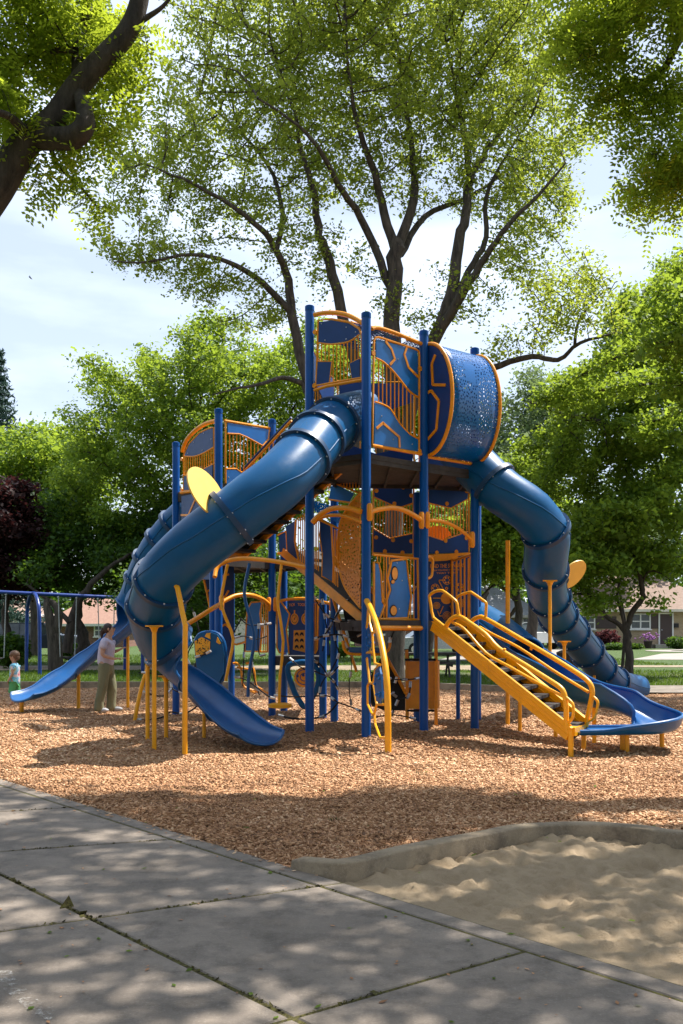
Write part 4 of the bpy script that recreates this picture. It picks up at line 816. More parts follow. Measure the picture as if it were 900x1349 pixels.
# sign panel with the spinners
pS = VP(XY['A5'], XY['A9'], -.03); z6 = Z(540, 720, .15556)
sign = MB().prism(pS.pts([(555, 736), (624, 731), (624, 819), (555, 819)]), pS.n * .015).build('sign_panel', M['navy'], play, smooth=False); sign['label'] = 'dark blue play panel with orange spinner drawings and lettering'
sg = MB(); nS = pS.n * .022
def ring(mb, pl_, zf, cx, cy, ro, ri, off, k=22, asp=1.0, m=0):
    a = [pl_.pt(*zf((cx + ro * math.cos(t), cy + ro * asp * math.sin(t)))[0]) + off for t in np.linspace(0, 2 * math.pi, k, endpoint=False)]
    if ri <= 0: mb.add(a, [tuple(range(k))], m); return
    b = [pl_.pt(*zf((cx + ri * math.cos(t), cy + ri * asp * math.sin(t)))[0]) + off for t in np.linspace(0, 2 * math.pi, k, endpoint=False)]
    mb.add(a + b, [(i, (i + 1) % k, k + (i + 1) % k, k + i) for i in range(k)], m)
for cx, cy, r_ in [(310, 285, 38), (210, 352, 36), (222, 500, 30), (310, 588, 38), (415, 345, 36), (430, 480, 34)]:
    ring(sg, pS, z6, cx, cy, r_, r_ - 5, nS)
    if (cx, cy) in ((310, 285), (210, 352), (415, 345)):
        for t in range(6): ring(sg, pS, z6, cx + .58 * r_ * math.cos(t * 1.047), cy + .58 * r_ * math.sin(t * 1.047), 8, 0, nS, 10)
    else:
        for q in (.7, .42, .18): ring(sg, pS, z6, cx, cy, r_ * q, r_ * q - 5, nS)
ring(sg, pS, z6, 305, 440, 48, 0, nS, 26); ring(sg, pS, z6, 306, 355, 13, 5, nS, 12)
def zline(mb, pl_, zf, pts, w, off):
    q = [p + off for p in pl_.pts(zf(*pts))]
    for a, b in zip(q[:-1], q[1:]): mb.bar(a, b, .004, w, up=pl_.n.cross(b - a))
for L_ in ([(243, 300), (245, 285), (272, 285)], [(245, 300), (280, 365)], [(190, 438), (255, 438)], [(230, 545), (245, 588), (270, 588)], [(345, 375), (365, 330)], [(250, 570), (278, 505)], [(335, 500), (355, 540)], [(306, 365), (306, 392)]): zline(sg, pS, z6, L_, .016, nS)
sg.build('spinner_artwork', M['orange'], sign, smooth=False)
def lettering(txt, pl_, p0, p1, hpx, mat_, parent, off=.024, name='lettering', ext=.0015):
    cu = bpy.data.curves.new('text', 'FONT'); cu.body = txt; cu.size = 1; cu.extrude = 0; cu.offset = .012; to = bpy.data.objects.new('text', cu); scn.collection.objects.link(to)
    dg = bpy.context.evaluated_depsgraph_get(); me = bpy.data.meshes.new_from_object(to.evaluated_get(dg)); bpy.data.objects.remove(to)
    A_, B_ = pl_.pt(*p0), pl_.pt(*p1); co = [v.co for v in me.vertices]; w = max(c.x for c in co); x0 = min(c.x for c in co); h = (pl_.pt(p0[0], p0[1] - hpx) - A_).z / .72
    V = [A_ + (B_ - A_) * ((c.x - x0) / (w - x0)) + Vector((0, 0, c.y * h)) + pl_.n * off for c in co]; m_ = MB().add(V, [tuple(p.vertices) for p in me.polygons]); return m_.build(name, mat_, parent, smooth=False)
lettering('FIND THE SPINNERS', pS, (566, 748.5), (611, 747), 5.2, M['orange'], sign)
lettering('CAN YOU FIND THE THINGS', pS, (569, 752.6), (607, 751.4), 2.2, M['orange'], sign)
lettering('THAT TURN', pS, (574, 756.3), (602, 755.4), 2.2, M['orange'], sign)
# barrier from the right post back
pR = VP(XY['A4'], Vector(((596 - CX) * 16.2 / F, 16.2, 0)))
panel(pR, rails=[(z6((530, 66), (375, 118), (358, 138), (362, 590), (385, 610), (480, 610), (497, 595), (500, 100)), .022, 3)], bars=barset(z6, [395, 430, 463, 512], [(358, 125), (530, 68)], [(358, 610), (530, 610)]), rb=.016, name='guard_rail')
MB().tube(VP(XY['A3'], XY['A4'], -.02).pts(z6((150, 88), (180, 94), (194, 120), (190, 200), (186, 240), (172, 262), (150, 270))), .02, 8, sm=3).build('grab_handle', M['orange'], play)

# stairs on the right ----------------------------------------------------
tl_, bl_ = P(571, 823, 13.7), P(751, 967, 11.75); tr_, br_ = P(602, 821, 14.15), P(768, 957, 12.3)
stair = MB().bar(tl_, bl_, .05, .17, m=0).bar(tr_, br_, .05, .24).build('stair', M['yellow'], play, smooth=False); stair['label'] = 'steep yellow stair with curved handrails'
sw = MB()
for a, b, s_ in ((tl_, bl_, -1), (tr_, br_, -1)):
    d = (b - a); q = Vector((d.y, -d.x, 0)).normalized() * (.028 if Vector((d.y, -d.x, 0)).dot(Vector((0, -1, 0))) > 0 else -.028)
    for h in (.045, -.02): sw.tube([a + q + Vector((0, 0, h)), b + q + Vector((0, 0, h))], .006, 6)
    sw.tube([a + Vector((0, 0, .095)), b + Vector((0, 0, .095))], .024, 8)
sw.build('stringer_edge', M['yellow'], stair)
nt_ = 12
MB().prism([tl_ + Vector((.03, .03, -.06)), tr_ + Vector((0, 0, -.06)), br_ + Vector((0, 0, -.06)), bl_ + Vector((.03, .03, -.06))], (0, 0, -.02)).build('underside', M['deck'], stair, smooth=False)
for i in range(nt_):
    t = (i + .6) / nt_; l = tl_.lerp(bl_, t); r_ = tr_.lerp(br_, t); f = (bl_ - tl_); f = Vector((f.x, f.y, 0)).normalized() * .15; zz = Vector((0, 0, .02))
    MB().prism([l - f * .7 + zz, r_ - f * .7 + zz, r_ + f * .75 + zz, l + f * .75 + zz], (0, 0, -.04)).build('tread', M['deck'], stair, smooth=False)
MB().prism([bl_ + Vector((-.05, .08, .08)), br_ + Vector((-.05, .02, .03)), br_ + Vector((.03, -.05, .03)), bl_ + Vector((.05, -.05, .08))], (0, 0, -.1)).build('bottom_plate', M['yellow'], stair, smooth=False)
zq = Z(640, 840, .28889); pl1 = VP(tl_, bl_); pr1 = VP(tr_, br_)
def rail(pl_, pts, r, sm=3): MB().tube(pl_.pts(pts), r, 10, sm=sm).build('handrail', M['yellow'], stair)
rail(pl1, [(586, 829), (590, 821), (597, 814), (606, 812.5), (618, 820), (640, 836)] + zq((60, 50), (180, 125), (290, 194), (340, 228), (358, 258), (366, 310), (368, 380), (374, 436)), .032)
rail(pl1, [(596, 820), (612, 829)] + zq((0, 70), (100, 128), (200, 185), (300, 240), (352, 268)), .02)
rail(pr1, [(617, 826), (622, 818), (630, 813.5), (640, 815)] + zq((150, 0), (300, 88), (400, 150), (450, 184), (478, 214), (486, 250), (478, 300), (456, 405)), .032)
rail(pr1, [(632, 826), (650, 836)] + zq((150, 45), (300, 145), (400, 207), (468, 248)), .02)
rail(pl1, zq((366, 272), (385, 288), (399, 312), (396, 365), (376, 388)), .018); rail(pr1, zq((484, 266), (502, 280), (511, 302), (494, 366), (462, 382)), .018)
for pl_, a, b in ((pl1, (87, 50), (83, 62)), (pr1, (212, 40), (206, 55))): MB().tube(pl_.pts(zq(a, b)), .018, 8).build('rail_link', M['yellow'], stair)
rail(pl1, z6((290, 690), (200, 605), (178, 500), (166, 430), (172, 410), (205, 385), (262, 372), (300, 390), (385, 458), (402, 500), (418, 605)), .021, 2)
rail(pr1, z6((395, 470), (396, 440), (408, 422), (440, 405), (505, 388), (530, 394), (628, 462), (645, 480), (647, 510), (642, 605)), .021, 2)
MB().tube([P(752, 960, 11.75), Vector((P(752, 0, 11.75).x, 11.75, -.1))], .034, 10).build('support_leg', M['yellow'], stair)
MB().tube([P(769, 955, 12.35), Vector((P(769, 0, 12.35).x, 12.35, -.1))], .03, 10).build('support_leg', M['yellow'], stair)

# slides -----------------------------------------------------------------
def resample(path, n):
    d = [0]
    for a, b in zip(path[:-1], path[1:]): d.append(d[-1] + (b - a).length)
    return [Vector([float(np.interp(t * d[-1] / (n - 1), d, [p[i] for p in path])) for i in range(3)]) for t in range(n)], d[-1]
def upframe(path):
    T, _ = frames(path); out = []
    for t in T:
        s_ = t.cross(Vector((0, 0, 1))).normalized(); u = s_.cross(t).normalized(); out.append((t, s_, u))
    return out
def arc_sweep(path, half, rx, rz, th=.012, lip=0.0, k=26, inner=True):
    """open or closed channel: section angle runs -half..half from the bottom"""
    fr = upframe(path); V = []; n = len(path); full = [h >= math.pi - .001 for h in half]
    for i, p in enumerate(path):
        t, s_, u = fr[i]; hh = half[i]; a_, b_ = rx[i], rz[i]
        for j in range(k + 1):
            q = -hh + 2 * hh * j / k; cx_ = math.sin(q); cz_ = -math.cos(q)
            V.append(p + s_ * a_ * cx_ + u * b_ * cz_)
    w = k + 1; Fc = [(i * w + j, i * w + j + 1, (i + 1) * w + j + 1, (i + 1) * w + j) for i in range(n - 1) for j in range(k)]
    if inner:
        o_ = len(V)
        for i, p in enumerate(path):
            t, s_, u = fr[i]; hh = half[i]; a_, b_ = rx[i] - th, rz[i] - th
            for j in range(k + 1):
                q = -hh + 2 * hh * j / k; V.append(p + s_ * a_ * math.sin(q) + u * b_ * -math.cos(q))
        Fc += [(o_ + i * w + j + 1, o_ + i * w + j, o_ + (i + 1) * w + j, o_ + (i + 1) * w + j + 1) for i in range(n - 1) for j in range(k)]
        for i in (0, n - 1): Fc += [(i * w + j, o_ + i * w + j, o_ + i * w + j + 1, i * w + j + 1) for j in range(k)]
        Fc += [(i * w, (i + 1) * w, o_ + (i + 1) * w, o_ + i * w) for i in range(n - 1)] + [(i * w + k, o_ + i * w + k, o_ + (i + 1) * w + k, (i + 1) * w + k) for i in range(n - 1)]
    return V, Fc
def tube_slide(name, label, pts, rad, flanges, open_from=None, n=72, exit_r=None, disc=None, mat_='tube', collar=True, open_half=1.62, lip_r=.022):
    pts = [Vector(p) for p in pts]; a_ = smooth_path(pts, 10); b_ = [pts[i].lerp(pts[i + 1], j / 10) for i in range(len(pts) - 1) for j in range(10)] + [pts[-1]]
    path, Ln = resample([p.lerp(q_, .45) for p, q_ in zip(a_, b_)], n); ts = np.linspace(0, 1, n)
    half = np.full(n, math.pi)
    rads = np.linspace(rad[0], rad[1], n) if isinstance(rad, tuple) else np.full(n, rad); rad = float(rads[-1]) if open_from is None and rads[0] != rads[-1] else float(rads[0]); rx = rads; rz = rads
    split = n - 1 if open_from is None else int(open_from * (n - 1))
    V, Fc = arc_sweep(path[:split + 1], half[:split + 1], rx, rz)
    root = MB().add(V, Fc).build(name, M[mat_], play, ang=60); root['label'] = label
    fr = upframe(path)
    sm_ = MB()                                   # moulded seam running down each side
    for sd in (-1, 1):
        sm_.tube([path[i] + fr[i][1] * sd * (rads[i] + .001) + fr[i][2] * .02 for i in range(0, split + 1)], .009, 6)
    sm_.build('seam', M[mat_], root)
    for t in flanges:
        i = int(round(t * (n - 1))); p = path[i]; tt, s_, u = fr[i]; mb = MB(); rad = float(rads[i]); ro = rad + .045; w = .034
        sec = [(rad - .002, -w), (ro, -w), (ro, w), (rad - .002, w)]; K = 30; V = []
        for j in range(K):
            a = 2 * math.pi * j / K; d = s_ * math.cos(a) + u * math.sin(a); V += [p + d * r_ + tt * x for r_, x in sec]
        mb.add(V, [(j * 4 + q, j * 4 + (q + 1) % 4, ((j + 1) % K) * 4 + (q + 1) % 4, ((j + 1) % K) * 4 + q) for j in range(K) for q in range(4)]); f = mb.build('flange', M['flange'], root)
        bb = MB()
        for j in range(9):
            a = 2 * math.pi * (j + .5) / 9; bb.ball(p + (s_ * math.cos(a) + u * math.sin(a)) * (rad + .018) + tt * w, .013, 6); bb.ball(p + (s_ * math.cos(a) + u * math.sin(a)) * (rad + .018) - tt * w, .013, 6)
        bb.build  # bolts belong to the flange mesh itself
        me = bb.build('bolts', M['bolt'], root)
    if open_from is not None:
        m_ = n - split; q = np.linspace(0, 1, m_); hf = np.interp(q, [0, .12, 1], [math.pi * .93, open_half, open_half * .97]); er = exit_r or rad * .85
        a_ = np.interp(q, [0, .3, 1], [rad, er, er]); b_ = np.interp(q, [0, .3, .8, 1], [rad, rad * .8, rad * .62, rad * .5])
        pth = [path[split + i] - fr[split + i][2] * (rad - b_[i]) for i in range(m_)]
        for i in range(m_): pth[i] = pth[i]
        V, Fc = arc_sweep(pth, hf, a_, b_, th=.018); tl3 = fr[-1][0]; kk = 27
        for i in range(m_):                        # rounded flared exit
            e = max(0, (q[i] - .72) / .28) ** 2 * .13
            for j in range(kk):
                w3 = math.cos(-hf[i] + 2 * hf[i] * j / 26) ** 2
                for o3 in (0, kk * m_): V[o3 + i * kk + j] = V[o3 + i * kk + j] + tl3 * e * w3
        ch = MB().add(V, Fc).build('chute', M['chute'], root, ang=60)
        fq = upframe(pth); lp = []
        L1 = [pth[i] + fq[i][1] * a_[i] * math.sin(hf[i]) - fq[i][2] * b_[i] * math.cos(hf[i]) for i in range(m_)]; L2 = [pth[i] - fq[i][1] * a_[i] * math.sin(hf[i]) - fq[i][2] * b_[i] * math.cos(hf[i]) for i in range(m_)]
        i = m_ - 1; arc = [pth[i] + fq[i][1] * a_[i] * math.sin(t) - fq[i][2] * b_[i] * math.cos(t) + tl3 * .13 * math.cos(t) ** 2 for t in np.linspace(hf[i], -hf[i], 16)]
        MB().tube(L1 + arc[1:-1] + L2[::-1], lip_r, 8).build('lip', M['chute'], ch)
        for fq_ in (.33, .66):
            i = int(m_ * fq_); arc = [pth[i] + fq[i][1] * (a_[i] + .006) * math.sin(t) - fq[i][2] * (b_[i] + .006) * math.cos(t) for t in np.linspace(hf[i], -hf[i], 16)]; MB().tube(arc, .018, 6).build('rib', M['chute'], ch)
    if disc:
        c, rd, tt = disc; tt = tt.normalized(); p = min(path, key=lambda q_: (q_ - c).length); d = (c - p); d = (d - tt * d.dot(tt)).normalized()
        dm = MB().cyl(c, tt, rd, .02, 40); dd = dm.build('ornament_disc', M['disc'], root); dd['label'] = 'pale yellow round disc standing off the tube'
        bm_ = MB().cyl(c - d * (rd * .62) + tt * 0.006, tt, rd * .3, .035, 20).build('disc_mount', M['flange'], dd)
    return root, path, fr
def leg(root, px, ytop, ybase, D=None, r=.029, m='yellow', plate=True, pts=None, cap=.07):
    D = D or EYE * F / (ybase - HY)
    if pts: q = [P(*p) for p in pts] + [Vector((P(px, 0, D).x, D, -.1))]; MB().tube(q, r, 10, sm=2).build('support_leg', M[m], root); return
    a = P(px, ytop, D); b = Vector((a.x, a.y, -.1)); mb = MB().tube([b, a], r, 12)
    if plate: mb.tube([a - Vector((0, 0, .07)), a - Vector((0, 0, .02)), a], [r, cap * .7, cap], 10).box(a + Vector((0, 0, .012)), .22, .07, .02)
    mb.build('support_leg', M[m], root)
s1, p1_, f1_ = tube_slide('tube_slide', 'big blue tube slide curling down the left front from the tall tower',
    [P(478, 546, 14.5), P(452, 553, 13.9), P(424, 571, 13.3), P(398, 603, 12.7), P(368, 634, 12.3), P(338, 657, 12.15), P(300, 687, 12.1), P(255, 722, 12.15), P(218, 760, 12.4), P(204, 803, 13.0), P(214, 840, 13.45), P(240, 866, 13.6), P(268, 888, 13.5), P(294, 912, 13.3), P(316, 930, 13.05), P(333, 940, 12.85), P(346, 943, 12.7)],
    .355, [.13, .20, .265, .44, .585, .665, .755], open_from=.765, open_half=1.38, disc=(P(272, 648, 12.0), .34, Vector((.80, -.42, .42))), exit_r=.37)
def br(root, px, y, D, w=.3): MB().bar(P(px, y, D) - Vector((w / 2, 0, 0)), P(px, y, D) + Vector((w / 2, 0, 0)), .05, .03).build('bracket', M['yellow'], root)
leg(s1, 243.5, 0, 999, r=.033, pts=[(229, 768, 12.1), (234, 775, 12.05), (240, 805, 11.95), (244, 824, 11.85), (244, 840, 11.83)]); br(s1, 231, 771, 12.1, .14)
leg(s1, 203.3, 826, 986, D=12.62); leg(s1, 194.5, 858, 977); leg(s1, 219, 892, 974, r=.03); leg(s1, 269, 921, 975, r=.026, plate=False)
s2, p2_, f2_ = tube_slide('tube_slide', 'long blue tube slide dropping away on the right behind the tall tower',
    [P(600, 585, 15.6), P(632, 620, 15.1), P(662, 648, 14.9), P(698, 672, 14.9), P(721, 702, 15.1), P(719, 742, 15.8), P(720, 775, 16.6), P(735, 810, 17.8), P(757, 838, 19), P(780, 866, 20.2), P(802, 893, 21.2), P(822, 903, 21.9), P(841, 907, 22.3)],
    (.355, .30), [.10, .205, .31, .40, .49, .60, .71, .81, .9], disc=(P(754, 757, 16.4), .285, Vector((.50, -.62, -.6))), n=80)
leg(s2, 724.5, 766, 957, D=15.42); leg(s2, 743.5, 846, 945, D=17.3); leg(s2, 669, 712, 957, r=.036, plate=False); leg(s2, 783, 873, 930, D=20.3, plate=False)
s3, p3_, f3_ = tube_slide('tube_slide', 'blue slide from the left tower ending in a long open chute toward the child',
    [P(262, 668, 18.0), P(236, 690, 18.3), P(210, 722, 18.5), P(194, 752, 18.7), P(182, 786, 18.9), P(170, 806, 18.9), P(142, 829, 18.7), P(112, 850, 18.5), P(84, 872, 18.25), P(60, 889, 17.95), P(42, 896.5, 17.75), P(29, 898, 17.6)],
    .345, [.12, .21, .3, .38], open_from=.50, exit_r=.38, open_half=1.36)
leg(s3, 28.5, 923, 942, r=.04, D=17.75, plate=False); leg(s3, 103.5, 882, 933, D=18.6, r=.035, plate=False); leg(s3, 168.5, 828, 933, r=.03, plate=False)
# collar where the slides leave the decks
hood = MB().prism([pA.pt(*q) + pA.n * .01 for q in z1((85, 445), (110, 428), (180, 412), (276, 398), (278, 700), (120, 745), (70, 720))], -pA.n * .03)
# curved open slide at the right
cp = [P(630, 832, 16.7), P(646, 842, 16.2), P(668, 860, 15.6), P(694, 883, 14.9), P(724, 899, 14.0), P(770, 924, 13.35), P(820, 934, 12.75)] ; cz_ = [c.z for c in cp]
cp += [Vector((3.92, 12.45, .34)), Vector((3.87, 12.1, .325)), Vector((3.62, 11.96, .315)), Vector((3.15, 11.98, .31)), Vector((2.85, 12.0, .31))]
cpath, _ = resample(smooth_path(cp, 8), 70); q = np.linspace(0, 1, 70); fr3 = upframe(cpath)
V = []; K = 16
for i, p in enumerate(cpath):
    t, s_, u = fr3[i]; tq = q[i]
    hr = float(np.interp(tq, [0, .2, .55, .68, .8, 1], [.33, .33, .3, .30, .03, .02]))   # inner (right-hand) wall
    hl = float(np.interp(tq, [0, .2, .6, .82, .95, 1], [.33, .33, .24, .16, .03, .02]))   # outer wall
    w = .29; sec = []
    for a in np.linspace(0, 1, K + 1):
        x = -1 + 2 * a; wall = abs(x) ** 5; sec.append((x * w, (hl if x < 0 else hr) * wall))
    V += [p + s_ * x + Vector((0, 0, z)) for x, z in sec]
    V += [p + s_ * (x * 1.06) + Vector((0, 0, z - .035 if abs(x) < w * .95 else z - .0)) for x, z in sec[::-1]]
w_ = 2 * (K + 1)
s4 = MB().add(V, [(i * w_ + j, i * w_ + (j + 1) % w_, (i + 1) * w_ + (j + 1) % w_, (i + 1) * w_ + j) for i in range(69) for j in range(w_)] + [tuple(range(w_))[::-1], tuple(69 * w_ + j for j in range(w_))]).build('curved_slide', M['chute'], play, ang=50)
s4['label'] = 'blue open slide curving round to a low flat exit at the right'
for sd in (0, 2 * K // 2):
    MB().tube([Vector(V[i * w_ + sd]) for i in range(70)], .024, 8).build('lip', M['chute'], s4)
hd = [cpath[i] for i in range(0, 22)]; Vh = []
for i, p in enumerate(hd):
    t, s_, u = fr3[i]; Vh += [p + s_ * math.cos(a) * .30 + Vector((0, 0, .26 + math.sin(a) * .22)) for a in np.linspace(0, math.pi, 15)]
ho = MB().add(Vh, [(i * 15 + j, i * 15 + j + 1, (i + 1) * 15 + j + 1, (i + 1) * 15 + j) for i in range(21) for j in range(14)]).build('hood', M['tube'], s4); md = ho.modifiers.new('thickness', 'SOLIDIFY'); md.thickness = .02
for i in (7, 14, 21): MB().tube([Vector(Vh[i * 15 + j]) for j in range(15)], .02, 8).build('rib', M['tube'], ho)
for px, yb, yt, D in [(826, 1000, 962, 11.95), (820, 999, 962, 12.1), (872, 993, 957, 12.35), (685, 971, 886, 14.6), (732, 979, 910, 13.6), (783, 983, 930, 13.0), (669, 958, 860, None)]: leg(s4, px, yt, yb, D=D, plate=False, r=.03)

# perforated leaf panel, lower ramps -----------------------------------------
z4 = Z(340, 650, .166667); pF = VP(P(436, 0, 14.9), P(477, 0, 14.05))
lf = MB().prism(pF.pts(z4((812, -5), (770, 40), (705, 120), (655, 220), (635, 330), (628, 450), (642, 580), (668, 690), (715, 785), (760, 850), (812, 905))), pF.n * .012).build('leaf_panel', M['perf_orange'], play, smooth=False); surf(lf, lambda i, v: (v.dot(pF.d), v.z, 0))
lf['label'] = 'tall curved perforated orange climbing panel'
MB().tube(pF.pts(z4((812, -5), (770, 40), (705, 120), (655, 220), (635, 330), (628, 450), (642, 580), (668, 690), (715, 785), (812, 905))), .02, 8, sm=3).build('panel_frame', M['orange'], lf)
pG = VP(P(372, 0, 15.6), P(478, 0, 14.0), -.12)
st2 = MB().bar(pG.pt(373, 727), pG.pt(478, 816), .04, .13).build('ramp', M['orange'], play, smooth=False)
MB().bar(pG.pt(380, 722) - pG.n * .7, pG.pt(478, 812) - pG.n * .7, .04, .13).build('stringer', M['orange'], st2, smooth=False)
MB().prism([pG.pt(376, 724), pG.pt(478, 810), pG.pt(478, 810) - pG.n * .7, pG.pt(376, 724) - pG.n * .7], (0, 0, -.05)).build('ramp_floor', M['deck'], st2, smooth=False)
panel(pG, [z4((492, 215), (580, 255), (588, 400), (598, 560), (592, 702), (508, 655), (512, 480), (490, 330))], [z4((497, 222), (576, 260), (584, 400), (593, 560), (588, 694), (512, 650), (516, 480), (496, 330))],
      barset(z4, [452, 464, 478], [(445, 210), (640, 300)], [(445, 590), (650, 745)]) + barset(z4, [604, 616, 630], [(445, 200), (640, 300)], [(445, 590), (660, 765)]), [(z4((440, 195), (500, 205), (630, 275)), .016)], smat='navy')
panel(pG, [z4((300, 205), (292, 380), (322, 530)), z4((160, 330), (225, 300), (232, 465), (170, 470))], [z4((222, 262), (298, 215), (292, 380), (308, 515), (240, 480)), z4((166, 335), (215, 305), (224, 460), (172, 462))],
      barset(z4, [318, 336, 352, 366], [(300, 200), (380, 150)], [(300, 525), (380, 570)]), [(z4((160, 475), (215, 470), (330, 548), (375, 575)), .022)], smat='navy', fr_closed=False)
# steep flight between the towers
u0, u1 = P(322, 731, 15.8), P(458, 612, 14.7)
fl = MB().bar(u0, u1, .05, .10).build('stair', M['orange'], play, smooth=False); fl['label'] = 'steep orange stair between the two towers seen from below'
vb = Vector((-.36, -.54, 0)); MB().prism([u0 + Vector((0, 0, .03)), u1 + Vector((0, 0, .03)), u1 + vb + Vector((0, 0, .03)), u0 + vb + Vector((0, 0, .03))], (0, 0, .02)).build('underside', M['black'], fl, smooth=False); MB().bar(u0 + vb, u1 + vb, .05, .10).build('stringer', M['orange'], fl, smooth=False)
for i in range(9):
    t = (i + .5) / 9; c = u0.lerp(u1, t); f = (u1 - u0); f = Vector((f.x, f.y, 0)).normalized() * .13; MB().prism([c - f, c + f, c + f + vb, c - f + vb], (0, 0, -.05)).build('tread', M['black'], fl, smooth=False)
MB().bar(u0 + Vector((-.06, .02, -.03)), u0 + vb + Vector((-.06, .02, -.03)), .12, .1).build('bottom_plate', M['orange'], fl, smooth=False)
zb_ = Z(225, 530, .166667); pH = VP(P(316, 0, 16.6), P(400, 0, 15.6), 0)
panel(pH, sheets=[], bars=[((x, 626 - (x - 316) * 1.06), (x, 660 - (x - 316) * 1.06)) for x in range(320, 372, 5)], rails=[([(314, 630), (384, 554)], .022), ([(316, 664), (384, 588)], .018)], name='guard_rail')
MB().tube(pH.pts([(313, 626), (384, 550)]), .02, 8).build('guard_rail', M['navy'], play)
pK = VP(XY['A7'], XY['A8'], 0); pK = VP(P(430, 0, 15.9), P(482, 0, 15.6))
panel(pK, z8((668, 400), (710, 385), (885, 455), (885, 520), (665, 490)), [z8((682, 402), (730, 398), (835, 452), (800, 508), (668, 488))], barset(z8, [725, 745, 765, 785, 805, 825, 845, 865], [(710, 320), (885, 300)], [(710, 388), (885, 452)]), smat='sheet')
pT = VP(P(410, 0, 16.2), P(452, 0, 15.6)); MB().prism(pT.pts(z4((445, 60), (560, 90), (690, 190), (650, 245), (560, 185), (450, 145))), pT.n * .012).build('perforated_panel', M['perf_blue'], play, smooth=False); surf(bpy.data.objects['perforated_panel'], lambda i, v: (v.dot(pT.d), v.z, 0))

# left tower -------------------------------------------------------------
pb1 = VP(XY['B1'], XY['B2']); pb2 = VP(XY['B2'], XY['B4'])
panel(pb1, zb_((103, 700), (103, 415), (145, 330), (230, 240), (300, 208), (342, 198), (348, 690)), [zb_((112, 418), (150, 332), (232, 248), (300, 214), (336, 205), (336, 352), (252, 402), (180, 424), (112, 421)), zb_((262, 530), (332, 488), (332, 688), (262, 695)), zb_((106, 586), (152, 580), (152, 690), (106, 695))],
      barset(zb_, range(120, 338, 18), [(105, 425), (180, 428), (252, 405), (340, 355)], [(105, 578), (160, 578), (166, 700), (252, 695), (262, 528), (340, 485)]),
      [(zb_((90, 390), (125, 300), (200, 218), (280, 168), (357, 148)), .036, 3), (zb_((80, 715), (190, 700), (350, 672)), .026), (zb_((105, 425), (180, 428), (252, 405), (340, 355)), .013, 3), (zb_((262, 528), (340, 485)), .012), (zb_((105, 578), (155, 578)), .012)], smat='navy', bolts=zb_((140, 403), (185, 315), (265, 245), (325, 290), (255, 380)), clamps=zb_((90, 450), (90, 690)))
panel(pb1, sheets=[zb_((88, 742), (200, 722), (345, 700), (345, 1400), (88, 1400))], stripes=[zb_((200, 740), (196, 775), (145, 892), (88, 892)), zb_((88, 1040), (112, 1020))], smat='navy')
panel(pb2, [zb_((432, 640), (432, 150), (780, 208), (772, 290), (725, 345))], [zb_((450, 162), (772, 216), (765, 286), (720, 336), (600, 272), (540, 248), (450, 244)), zb_((441, 535), (520, 535), (560, 560), (700, 560), (700, 700), (441, 700))],
      barset(zb_, range(466, 745, 28), [(450, 246), (540, 250), (600, 275), (740, 350)], [(440, 524), (520, 524), (560, 552), (760, 552)]), [(zb_((425, 145), (800, 208)), .022), (zb_((450, 246), (540, 250), (600, 275), (730, 345)), .014), (zb_((440, 525), (515, 525), (555, 552), (700, 552)), .014)], smat='sheet', fr_closed=False, clamps=zb_((790, 225)), bolts=zb_((455, 592),))
# under the left tower
zc2 = Z(225, 650, .166667); zc3 = Z(225, 780, .166667); zc5 = Z(350, 780, .14444)
hoop([P(283, 760, 14.6), P(286, 748, 14.7), P(297, 740, 14.75), P(317, 736, 14.7), P(342, 737, 14.5), P(372, 741, 14.2), P(404, 748, 14.0)], .033, False)
zz1 = MB().tube([P(300, 743, 14.75), P(293.5, 776, 14.8), P(291.7, 797, 14.8), P(300, 820, 14.8), P(307.5, 842, 14.8), P(303, 868, 14.8), P(297.5, 897, 14.8)], .024, 8, sm=2).build('climbing_pole', M['yellow'], play)
sp = MB().tube([P(371, 743, 14.2), P(367, 780, 14.2), P(366.7, 800, 14.2), P(373.3, 845, 14.2), P(369, 890, 14.2), P(368, 926, 14.2)], .022, 8, sm=2).build('spinner', M['yellow'], play); sp['label'] = 'twisted yellow pole with a round standing seat'
c = P(369, 929, 14.2); MB().tube([c - Vector((0, 0, .04)), c - Vector((0, 0, .03)), c + Vector((0, 0, .015)), c + Vector((0, 0, .03))], [.1, .17, .17, .12], 24).build('seat', M['yellow'], sp)
MB().tube([P(329, 742, 15), P(322, 782, 15), P(330, 815, 15), P(335, 842, 15), P(328, 890, 15), P(327, 918, 15)], .026, 8, sm=3).build('climbing_pole', M['chute'], play)
hoop([P(292, 794, 15.6), P(310, 785, 15.8), P(330, 784, 16.0), P(345, 789, 16.3), P(354, 796, 16.6)], .036)
hoop([P(363, 796, 16.8), P(372, 791, 16.9), P(392, 788.5, 16.9), P(412, 790, 16.8), P(437, 796, 16.2)], .026)
hoop([P(232, 831, 14.9), P(254, 818, 15.0), P(278, 803, 15.2), P(292, 795, 15.6)], .036, False)
pN = VP(P(325, 0, 17.3), P(352, 0, 17.1)); pNN = VP(P(365, 0, 17.0), P(432, 0, 17.0))
panel(pN, zc3((608, 135), (640, 80), (722, 76), (708, 170), (722, 290), (706, 468), (588, 468), (600, 250)), [zc3((613, 137), (643, 86), (716, 82), (703, 170), (716, 290), (700, 462), (594, 462), (606, 250))], barset(zc3, [735, 750], [(700, 85), (770, 85)], [(700, 470), (770, 470)]), [(zc3((765, 80), (765, 470)), .016), (zc3((700, 472), (768, 472)), .016)], smat='sheet', r=.02)
panel(pNN, zc5((138, 88), (218, 200), (190, 340), (212, 560), (125, 552), (104, 505), (104, 105)), [zc5((135, 96), (212, 202), (184, 340), (205, 552), (130, 545), (110, 500), (110, 110))], smat='sheet')
